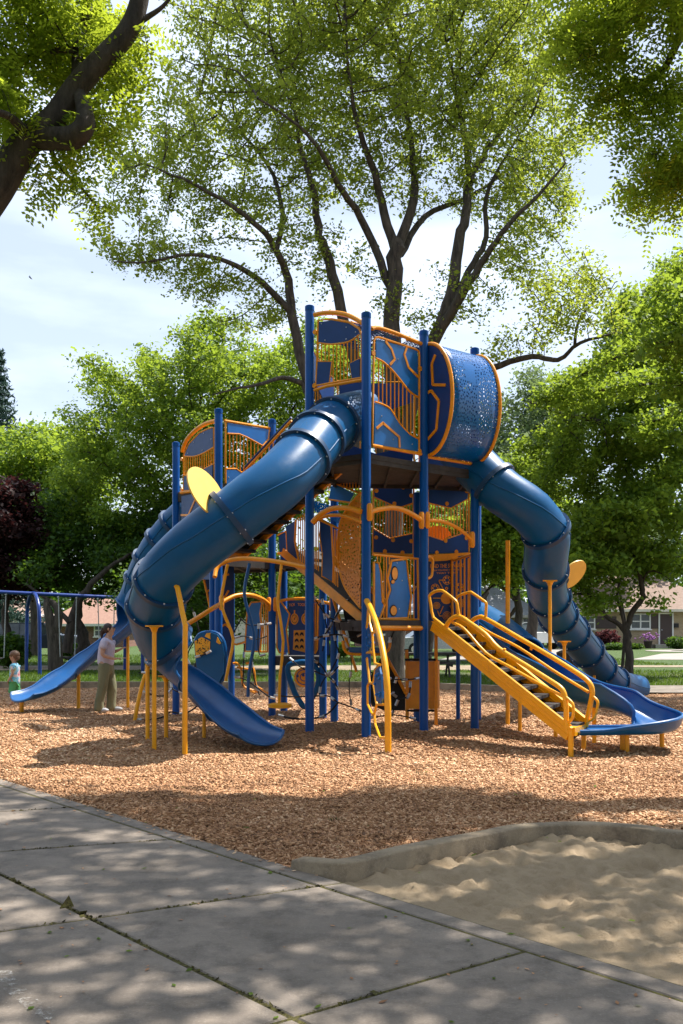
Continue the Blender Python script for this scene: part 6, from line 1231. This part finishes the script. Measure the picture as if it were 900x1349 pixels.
M['cream'] = paint('cream_siding', (.62, .57, .48), .8, .06); M['white'] = paint('white_trim', (.72, .71, .68), .6, .05); M['window'] = paint('window_glass', (.06, .075, .08), .08, .2); M['wdoor'] = paint('dark_brown_door', (.045, .022, .018), .5, .1)
def roofmat(name, a, c_):
    m, nt, b, o = mat(name); n1 = noise(nt, 5, 7, .75); nt.links.new(ramp(nt, n1, [(.3, a), (.7, c_)]), b.inputs['Base Color']); b.inputs['Roughness'].default_value = .95; bump(nt, b, noise(nt, 12, 3), .5, .03); return m
M['roofb'] = roofmat('brown_shingles', (.20, .135, .105), (.33, .24, .19)); M['roofg'] = roofmat('grey_shingles', (.22, .23, .25), (.36, .37, .39)); M['roofr'] = roofmat('red_tiles', (.27, .15, .11), (.38, .23, .17))
def house(label, x0, x1, y0, dp, eave, ridge, wall, roof, wins=(), doors=(), hip=2.5, base=0, shutters=(), over=.5, extra=()):
    c = Vector(((x0 + x1) / 2, y0, base)); h = thing('house', label, 'house', c, 'houses around the park')
    MB().box(((x0 + x1) / 2, y0 + dp / 2, (eave + base) / 2 - .1), x1 - x0, dp, eave - base + .2).build('wall', M[wall], h, smooth=False)
    a, b_, c_, d = x0 - over, x1 + over, y0 - over, y0 + dp + over; ym = y0 + dp / 2; e = eave + .02; V = [(a, c_, e), (b_, c_, e), (b_, d, e), (a, d, e), (a + hip, ym, ridge), (b_ - hip, ym, ridge), (a, c_, e - .18), (b_, c_, e - .18), (b_, d, e - .18), (a, d, e - .18)]
    rf = MB().add(V, [(0, 1, 5, 4), (1, 2, 5), (2, 3, 4, 5), (3, 0, 4)]).build('roof', M[roof], h, smooth=False)
    MB().add(V, [(6, 7, 1, 0), (7, 8, 2, 1), (8, 9, 3, 2), (9, 6, 0, 3), (9, 8, 7, 6)]).build('eave', M['white'] if wall != 'tanbrick' else M['cream'], rf, smooth=False)
    for (wx0, wx1, z0, z1_) in wins:
        w = MB().box(((wx0 + wx1) / 2, y0 - .03, (z0 + z1_) / 2), wx1 - wx0, .05, z1_ - z0).build('window', M['window'], h, smooth=False); f = MB()
        for x in (wx0, wx1) + (((wx0 + wx1) / 2,) if wx1 - wx0 > 1 else ()): f.box((x, y0 - .06, (z0 + z1_) / 2), .09, .09, z1_ - z0 + .1)
        for z in (z0, (z0 + z1_) / 2, z1_): f.box(((wx0 + wx1) / 2, y0 - .065, z), wx1 - wx0, .07, .07)
        f.build('frame', M['white'], w, smooth=False); MB().box(((wx0 + wx1) / 2, y0 - .09, z0 - .08), wx1 - wx0 + .2, .2, .08).build('sill', M['white'], w, smooth=False)
    for (dx0, dx1, z0, z1_) in doors:
        dd = MB().box(((dx0 + dx1) / 2, y0 - .04, (z0 + z1_) / 2), dx1 - dx0, .06, z1_ - z0).build('door', M['wdoor'], h, smooth=False)
        MB().box((dx0 - .05, y0 - .06, (z0 + z1_) / 2), .1, .1, z1_ - z0).box((dx1 + .05, y0 - .06, (z0 + z1_) / 2), .1, .1, z1_ - z0).box(((dx0 + dx1) / 2, y0 - .06, z1_ + .05), dx1 - dx0 + .2, .1, .1).build('frame', M['white'], dd, smooth=False)
        MB().ball((dx0 + .12, y0 - .1, z0 + 1), .05, 8).build('handle', M['steel'], dd)
    for (sx0, sx1, z0, z1_) in shutters: MB().box(((sx0 + sx1) / 2, y0 - .035, (z0 + z1_) / 2), sx1 - sx0, .06, z1_ - z0).build('shutter', M['wdoor'], h, smooth=False)
    return h
X68 = lambda px: (px - CX) * 68 / F; Z68 = lambda py: EYE + (HY - py) * 68 / F
h1 = house('tan brick bungalow with a brown hipped roof and dark front door at the right', X68(756), X68(955), 68, 9, Z68(803) , Z68(803) + 2.6, 'tanbrick', 'roofb', wins=[(X68(831), X68(856), Z68(828), Z68(809)), (X68(767), X68(783), Z68(828), Z68(812))], doors=[(X68(869), X68(885), Z68(849), Z68(809))], shutters=[(X68(857.5), X68(867.5), Z68(828), Z68(809)), (X68(784.5), X68(812), Z68(828), Z68(812))], hip=4.5, over=.8)
MB().box((X68(877), 67.2, .12), 2.4, 1.6, .28).build('doorstep', M['drive'], h1, smooth=False); MB().box((X68(890.5), 67.9, Z68(824)), .3, .14, .3).build('mailbox', M['black'], h1, smooth=False)
X75 = lambda px, D=75: (px - CX) * D / F; Z75 = lambda py, D=75: EYE + (HY - py) * D / F
h2 = house('grey-roofed brick bungalow with a white window between the tall tower and the far tube slide', X75(585), X75(717), 75, 9, Z75(811), Z75(811) + 2.3, 'tanbrick', 'roofg', wins=[(X75(689), X75(699), Z75(838), Z75(815)), (X75(640), X75(660), Z75(834), Z75(816))], hip=3.5)
MB().box((X75(703.5), 74.9, 1.1), .14, .1, 2.4).build('downpipe', M['white'], h2, smooth=False)
h3 = house('low dark red brick house seen between the posts of the tall tower', X75(468), X75(590), 73, 8, 2.5, 4.6, 'redbrick', 'roofg', wins=[(X75(545), X75(562), .9, 2.1), (X75(500), X75(515), .9, 2.1)], hip=3)
h4 = house('cream-sided house behind the climbing net', X75(385), X75(462), 78, 8, 2.6, 4.9, 'cream', 'roofg', wins=[(X75(448), X75(456), .9, 2.1), (X75(405), X75(420), .9, 2.1)], doors=[(X75(432), X75(440), .1, 2.1)], hip=3)
h5 = house('pinkish house glimpsed between the left tower posts', X75(290), X75(352), 82, 8, 2.8, 5.0, 'cream', 'roofr', wins=[(X75(312), X75(325), 1, 2.2)], hip=3)
h6 = house('house with a red tiled roof and pale walls behind the woman', X75(92), X75(182), 70, 8, Z75(822, 70), Z75(822, 70) + 2.4, 'redbrick', 'roofr', wins=[(X75(97, 70), X75(112, 70), .8, 1.6), (X75(125, 70), X75(135, 70), .8, 1.6), (X75(140, 70), X75(154, 70), .8, 1.6)], hip=3)
h7 = house('cream-walled house glimpsed through the swing frame legs', X75(10), X75(66), 66, 8, Z75(808, 66), Z75(808, 66) + 2, 'cream', 'roofb', wins=[(X75(24, 66), X75(30, 66), 1, 2)], hip=2.5)

# ------------------------------------------------------------------ vehicles
M['car_white'] = paint('white_car_paint', (.74, .74, .72), .25, .03); M['car_silver'] = paint('silver_car_paint', (.42, .45, .48), .25, .04, metal=.3); M['car_dark'] = paint('dark_blue_car_paint', (.03, .04, .06), .2, .05); M['lamp'] = paint('lamp_lens', (.7, .68, .6), .15); M['tyre'] = paint('tyre_rubber', (.02, .02, .02), .85); M['chrome'] = paint('chrome_trim', (.6, .6, .6), .2, .05, metal=1)
def car(name, label, cat, loc, rz, prof, win, W_, m_, wheels, bed=None):
    """prof: side outline (x,z); win: glasshouse outline on top; x forward"""
    c = thing(name, label, cat, loc); Mx = Matrix.Rotation(rz, 3, 'Z'); O = Vector(loc)
    def T(x, y, z): return O + Mx @ Vector((x, y, z))
    k = len(prof); V = []
    for y, s_ in ((-W_ / 2, .96), (-W_ / 2 + .06, 1), (W_ / 2 - .06, 1), (W_ / 2, .96)):
        for x, z in prof: V.append(T(x * (s_ if abs(x) > 1.5 else 1), y, .25 + (z - .25) * (s_ if z > .8 else 1)))
    Fc = [tuple(range(k))] + [tuple(range(4 * k - 1, 3 * k - 1, -1))] + [(r * k + (j + 1) % k, r * k + j, (r + 1) * k + j, (r + 1) * k + (j + 1) % k) for r in range(3) for j in range(k)]
    body_ = MB().add(V, Fc).build('body', M[m_], c, ang=30)
    kw = len(win); V = []
    for y, ins in ((-W_ / 2 + .05, 0), (-W_ / 2 + .22, 1), (W_ / 2 - .22, 1), (W_ / 2 - .05, 0)): pass
    zt_ = max(z for _, z in win); zb = min(z for _, z in win)
    V = [T(x, -(W_ / 2 - .05 - .17 * (z - zb) / (zt_ - zb)), z) for x, z in win] + [T(x, (W_ / 2 - .05 - .17 * (z - zb) / (zt_ - zb)), z) for x, z in win]
    MB().add(V, [tuple(range(kw)), tuple(range(2 * kw - 1, kw - 1, -1))] + [((j + 1) % kw, j, kw + j, kw + (j + 1) % kw) for j in range(kw)]).build('windows', M['window'], c, smooth=False)
    rw = W_ / 2 - .2; tops = [q for q in win if q[1] > zt_ - .02]; xa, xb = min(q[0] for q in tops), max(q[0] for q in tops); rf = MB().prism([T(xa - .05, -rw, zt_), T(xb + .05, -rw, zt_), T(xb + .05, rw, zt_), T(xa - .05, rw, zt_)], (0, 0, .05))
    for x, z in win:
        if z > zb + .01: continue
        tx = min(tops, key=lambda q: abs(q[0] - x))
        for s_ in (-1, 1): rf.bar(T(x, s_ * (W_ / 2 - .05), z), T(tx[0], s_ * rw, zt_), .05, .07)
    xm = (xa + xb) / 2
    for s_ in (-1, 1): rf.bar(T(xm, s_ * (W_ / 2 - .045), zb), T(xm, s_ * (rw + .005), zt_), .04, .08)
    rf.build('roof', M[m_], c, smooth=False)
    for wx in wheels:
        for s_ in (-1, 1):
            w = MB().cyl(T(wx, s_ * (W_ / 2 - .1), .34), Mx @ Vector((0, 1, 0)), .34, .24, 20).build('wheel', M['tyre'], c); MB().cyl(T(wx, s_ * (W_ / 2 - .0), .34), Mx @ Vector((0, 1, 0)), .2, .06, 14).build('rim', M['chrome'], w)
    xf = max(x for x, z in prof)
    for s_ in (-1, 1): MB().box(T(xf - .03, s_ * (W_ / 2 - .28), .78), .1, .34, .18, rz).build('headlight', M['lamp'], c, smooth=False)
    MB().box(T(xf, 0, .74), .08, W_ - 1.0, .22, rz).build('grille', M['black'], c, smooth=False); MB().box(T(xf + .04, 0, .46), .12, W_ - .1, .16, rz).build('bumper', M['chrome'] if m_ == 'car_white' else M[m_], c, smooth=False)
    MB().box(T(-xf * .97, 0, .5), .12, W_ - .1, .18, rz).build('bumper', M[m_], c, smooth=False)
    return c
car('pickup_truck', 'white pickup truck parked before the grey-roofed house', 'pickup', ((713 - CX) * 62 / F, 63.5, .0), R(200), [(-2.65, .45), (2.6, .45), (2.65, .95), (2.5, 1.08), (1.2, 1.14), (-.55, 1.14), (-.6, 1.12), (-2.65, 1.12)], [(1.15, 1.12), (.45, 1.72), (-.45, 1.72), (-.6, 1.12)], 1.95, 'car_white', (-1.75, 1.75))
car('parked_car', 'silver car with a low bonnet seen beneath the tall tower', 'car', ((575 - CX) * 52 / F, 52, 0), R(8), [(-2.2, .35), (2.2, .35), (2.25, .7), (1.95, .85), (.95, .96), (-1.4, .98), (-2.2, .92)], [(1.05, .94), (.3, 1.42), (-.85, 1.44), (-1.6, .96)], 1.8, 'car_silver', (-1.35, 1.4))
car('parked_car', 'dark car half hidden by bushes behind the swing frame', 'car', ((50 - CX) * 52 / F, 52, 0), R(5), [(-2.3, .38), (2.3, .38), (2.35, .85), (2.1, 1.02), (1.1, 1.1), (-2.3, 1.1)], [(1.15, 1.08), (.45, 1.66), (-2.0, 1.66), (-2.25, 1.08)], 1.85, 'car_dark', (-1.4, 1.45))
# pale forked trunk behind the swings
pt_ = thing('pale_tree_trunk', 'pale grey broad leaning trunk behind the swings', 'tree', (P(74, 0, 34).x, 34, 0)); MB().tube([Vector((P(74, 0, 34).x, 34, -.1)), P(72, 846, 34), P(68, 825, 34), P(62, 800, 34), P(60, 790, 34)], [.28, .25, .2, .13, .06], 12, sm=3).tube([P(71, 838, 34), P(77, 815, 34), P(74, 798, 34), P(66, 790, 34)], [.2, .15, .1, .05], 10, sm=3).build('trunk', M['bark'], pt_)
# flowers in a pot, bird, litter
fl_ = thing('flower_pot', 'pot of purple flowers left of the front door', 'flowers', (X68(845), 66.5, 0)); MB().tube([Vector((X68(845), 66.5, 0)), Vector((X68(845), 66.5, .5))], [.2, .3], 14).build('pot', M['bin'], fl_); M['purple'] = paint('purple_petals', (.30, .10, .33), .7)
m_ = MB()
for k in range(60): m_.ball((X68(845) + random.gauss(0, .28), 66.5 + random.gauss(0, .2), .75 + random.gauss(0, .16)), .07, 5)
m_.build('flowers', M['purple'], fl_)
bp = P(40, 366, 45); bi = MB(); bi.tube([bp + Vector((-.07, 0, .06)), bp + Vector((-.03, 0, .03)), bp + Vector((.03, 0, -.02)), bp + Vector((.09, 0, -.07))], [.01, .028, .026, .008], 8)
bi.prism([bp + Vector((-.02, 0, .02)), bp + Vector((.02, 0, 0)), bp + Vector((.03, -.13, .05)), bp + Vector((-.0, -.14, .05))], (0, 0, .006)).prism([bp + Vector((-.02, 0, .02)), bp + Vector((.02, 0, 0)), bp + Vector((.03, .13, .05)), bp + Vector((0, .14, .05))], (0, 0, .006))
tag(bi.build('bird', M['black'], origin=bp, smooth=False), 'small dark bird flying in the pale sky at the left', 'bird')
n = 260; yy = RNG.uniform(3.2, 9, n); xx = (RNG.random(n) - .5) * .74 * yy; ok = (edge_t(xx, yy) > .05); C = np.stack([xx[ok], yy[ok], np.full(ok.sum(), .006)], 1)
V, Q = leaf_quads(C, .024, .4, 9, .5); V[:, 2] = np.maximum(V[:, 2], .003); tag(np_mesh('leaf_litter', V, Q, M['chip'], tint=RNG.random(len(Q)) * .6), 'bits of dry leaf and chip scattered on the concrete path', 'litter', kind='stuff')
n = 700; s_ = RNG.uniform(-7, 9, n); t_ = np.abs(RNG.normal(0, .07, n)); C = np.stack([E0[0] + ED[0] * s_ + EN[0] * t_, E0[1] + ED[1] * s_ + EN[1] * t_], 1); ok = C[:, 1] > 6.35; C = np.hstack([C[ok], np.full((ok.sum(), 1), .008)])
V, Q = leaf_quads(C, .035, .35, 5, .4); V[:, 2] = np.maximum(V[:, 2], .003); tag(np_mesh('stray_chips', V, Q, M['chip'], tint=RNG.random(len(Q))), 'stray wood chips spilled over the edge of the path', 'wood chips', kind='stuff')
for (px, py, k) in ((440, 1087, 40), (36, 978, 30), (555, 1024, 18)):
    g = G(px, py); V = []; Fc = []
    for i in range(k):
        a = random.uniform(0, 6.28); b_ = g + Vector((random.gauss(0, .03), random.gauss(0, .02), .02)); t_ = b_ + Vector((math.cos(a) * .03, math.sin(a) * .03, random.uniform(.03, .07))); u = Vector((-math.sin(a), math.cos(a), 0)) * .004; V += [b_ - u, b_ + u, t_]; Fc.append((3 * i, 3 * i + 1, 3 * i + 2))
    tag(MB().add(V, Fc).build('weed', M['grass'], origin=g, smooth=False), {440: 'small green weed in the shaded chips before the path corner', 36: 'tiny green weed in the sunny chips at the left', 555: 'tiny green weed in the sunny chips in front of the third post'}[px], 'weed')

# moss tufts standing in the joints
C = []
def jline(a, b, k):
    cs = [random.random() for _ in range(14)]
    for i in range(k):
        t = min(1, max(0, random.choice(cs) + random.gauss(0, .02))) if random.random() < .75 else random.random(); q = a + (b - a) * t; C.append((q[0] + random.gauss(0, .007), q[1] + random.gauss(0, .007), random.uniform(-.004, .004)))
for tv in (.17, 1.54, 3.15): jline(E0 + EN * tv - ED * 1.5, E0 + EN * tv + ED * 5.0, 420 if tv > 1 else 60)
for (cp_, cd_) in cross[2:6]:
    a = lx(cp_, cd_, E0 + EN * .17, ED); b = lx(cp_, cd_, E0 + EN * 4.5, ED); jline(a, b, 300)
C = np.array(C); V, Q = leaf_quads(C, .014, .5, .6, .7); tag(np_mesh('moss_tufts', V, Q, M['moss'], tint=RNG.random(len(Q))), 'small tufts of moss and dirt along the slab joints', 'moss', kind='stuff')

# chalky scrape on the near slab, fallen green leaves, sand grains spilled on the path
m, nt, b, o = mat('chalk_scrape'); n1 = noise(nt, 22, 6, .75); b.inputs['Base Color'].default_value = (.62, .58, .52, 1); b.inputs['Roughness'].default_value = .95
tr = nd(nt, 'ShaderNodeBsdfTransparent'); ms = nd(nt, 'ShaderNodeMixShader'); nt.links.new(ramp(nt, n1, [(.5, (0, 0, 0)), (.66, (.7, .7, .7))]), ms.inputs[0]); nt.links.new(tr.outputs[0], ms.inputs[1]); nt.links.new(b.outputs[0], ms.inputs[2]); nt.links.new(ms.outputs[0], o.inputs[0])
for lab, pts in (('pale chalky scrape mark on the concrete at the lower left', [(0, 1278), (14, 1276), (22, 1292), (38, 1306), (58, 1322), (76, 1334), (66, 1344), (46, 1338), (28, 1322), (8, 1306), (0, 1296)]),):
    V = [G(*q, .0035) for q in pts]; g0 = V[0].copy(); tag(MB().add(V, [tuple(range(len(V)))]).build('scrape_mark', m, origin=(g0.x, g0.y, 0), smooth=False), lab, 'scrape mark')
n = 90; yy = RNG.uniform(3.4, 12, n); xx = (RNG.random(n) - .5) * .7 * yy; zz = np.where(edge_t(xx, yy) > 0, .006, np.where(in_poly(xx, yy, box_poly), .06, cz(xx, yy) + .02)); C = np.stack([xx, yy, zz], 1)
V, Q = leaf_quads(C, .035, .3, 6, .5); V[:, 2] = np.maximum(V[:, 2], .004); tag(np_mesh('fallen_leaves', V, Q, M['lf_bright'], tint=RNG.random(len(Q))), 'small green leaves fallen on the path, chips and sand', 'leaves', kind='stuff')
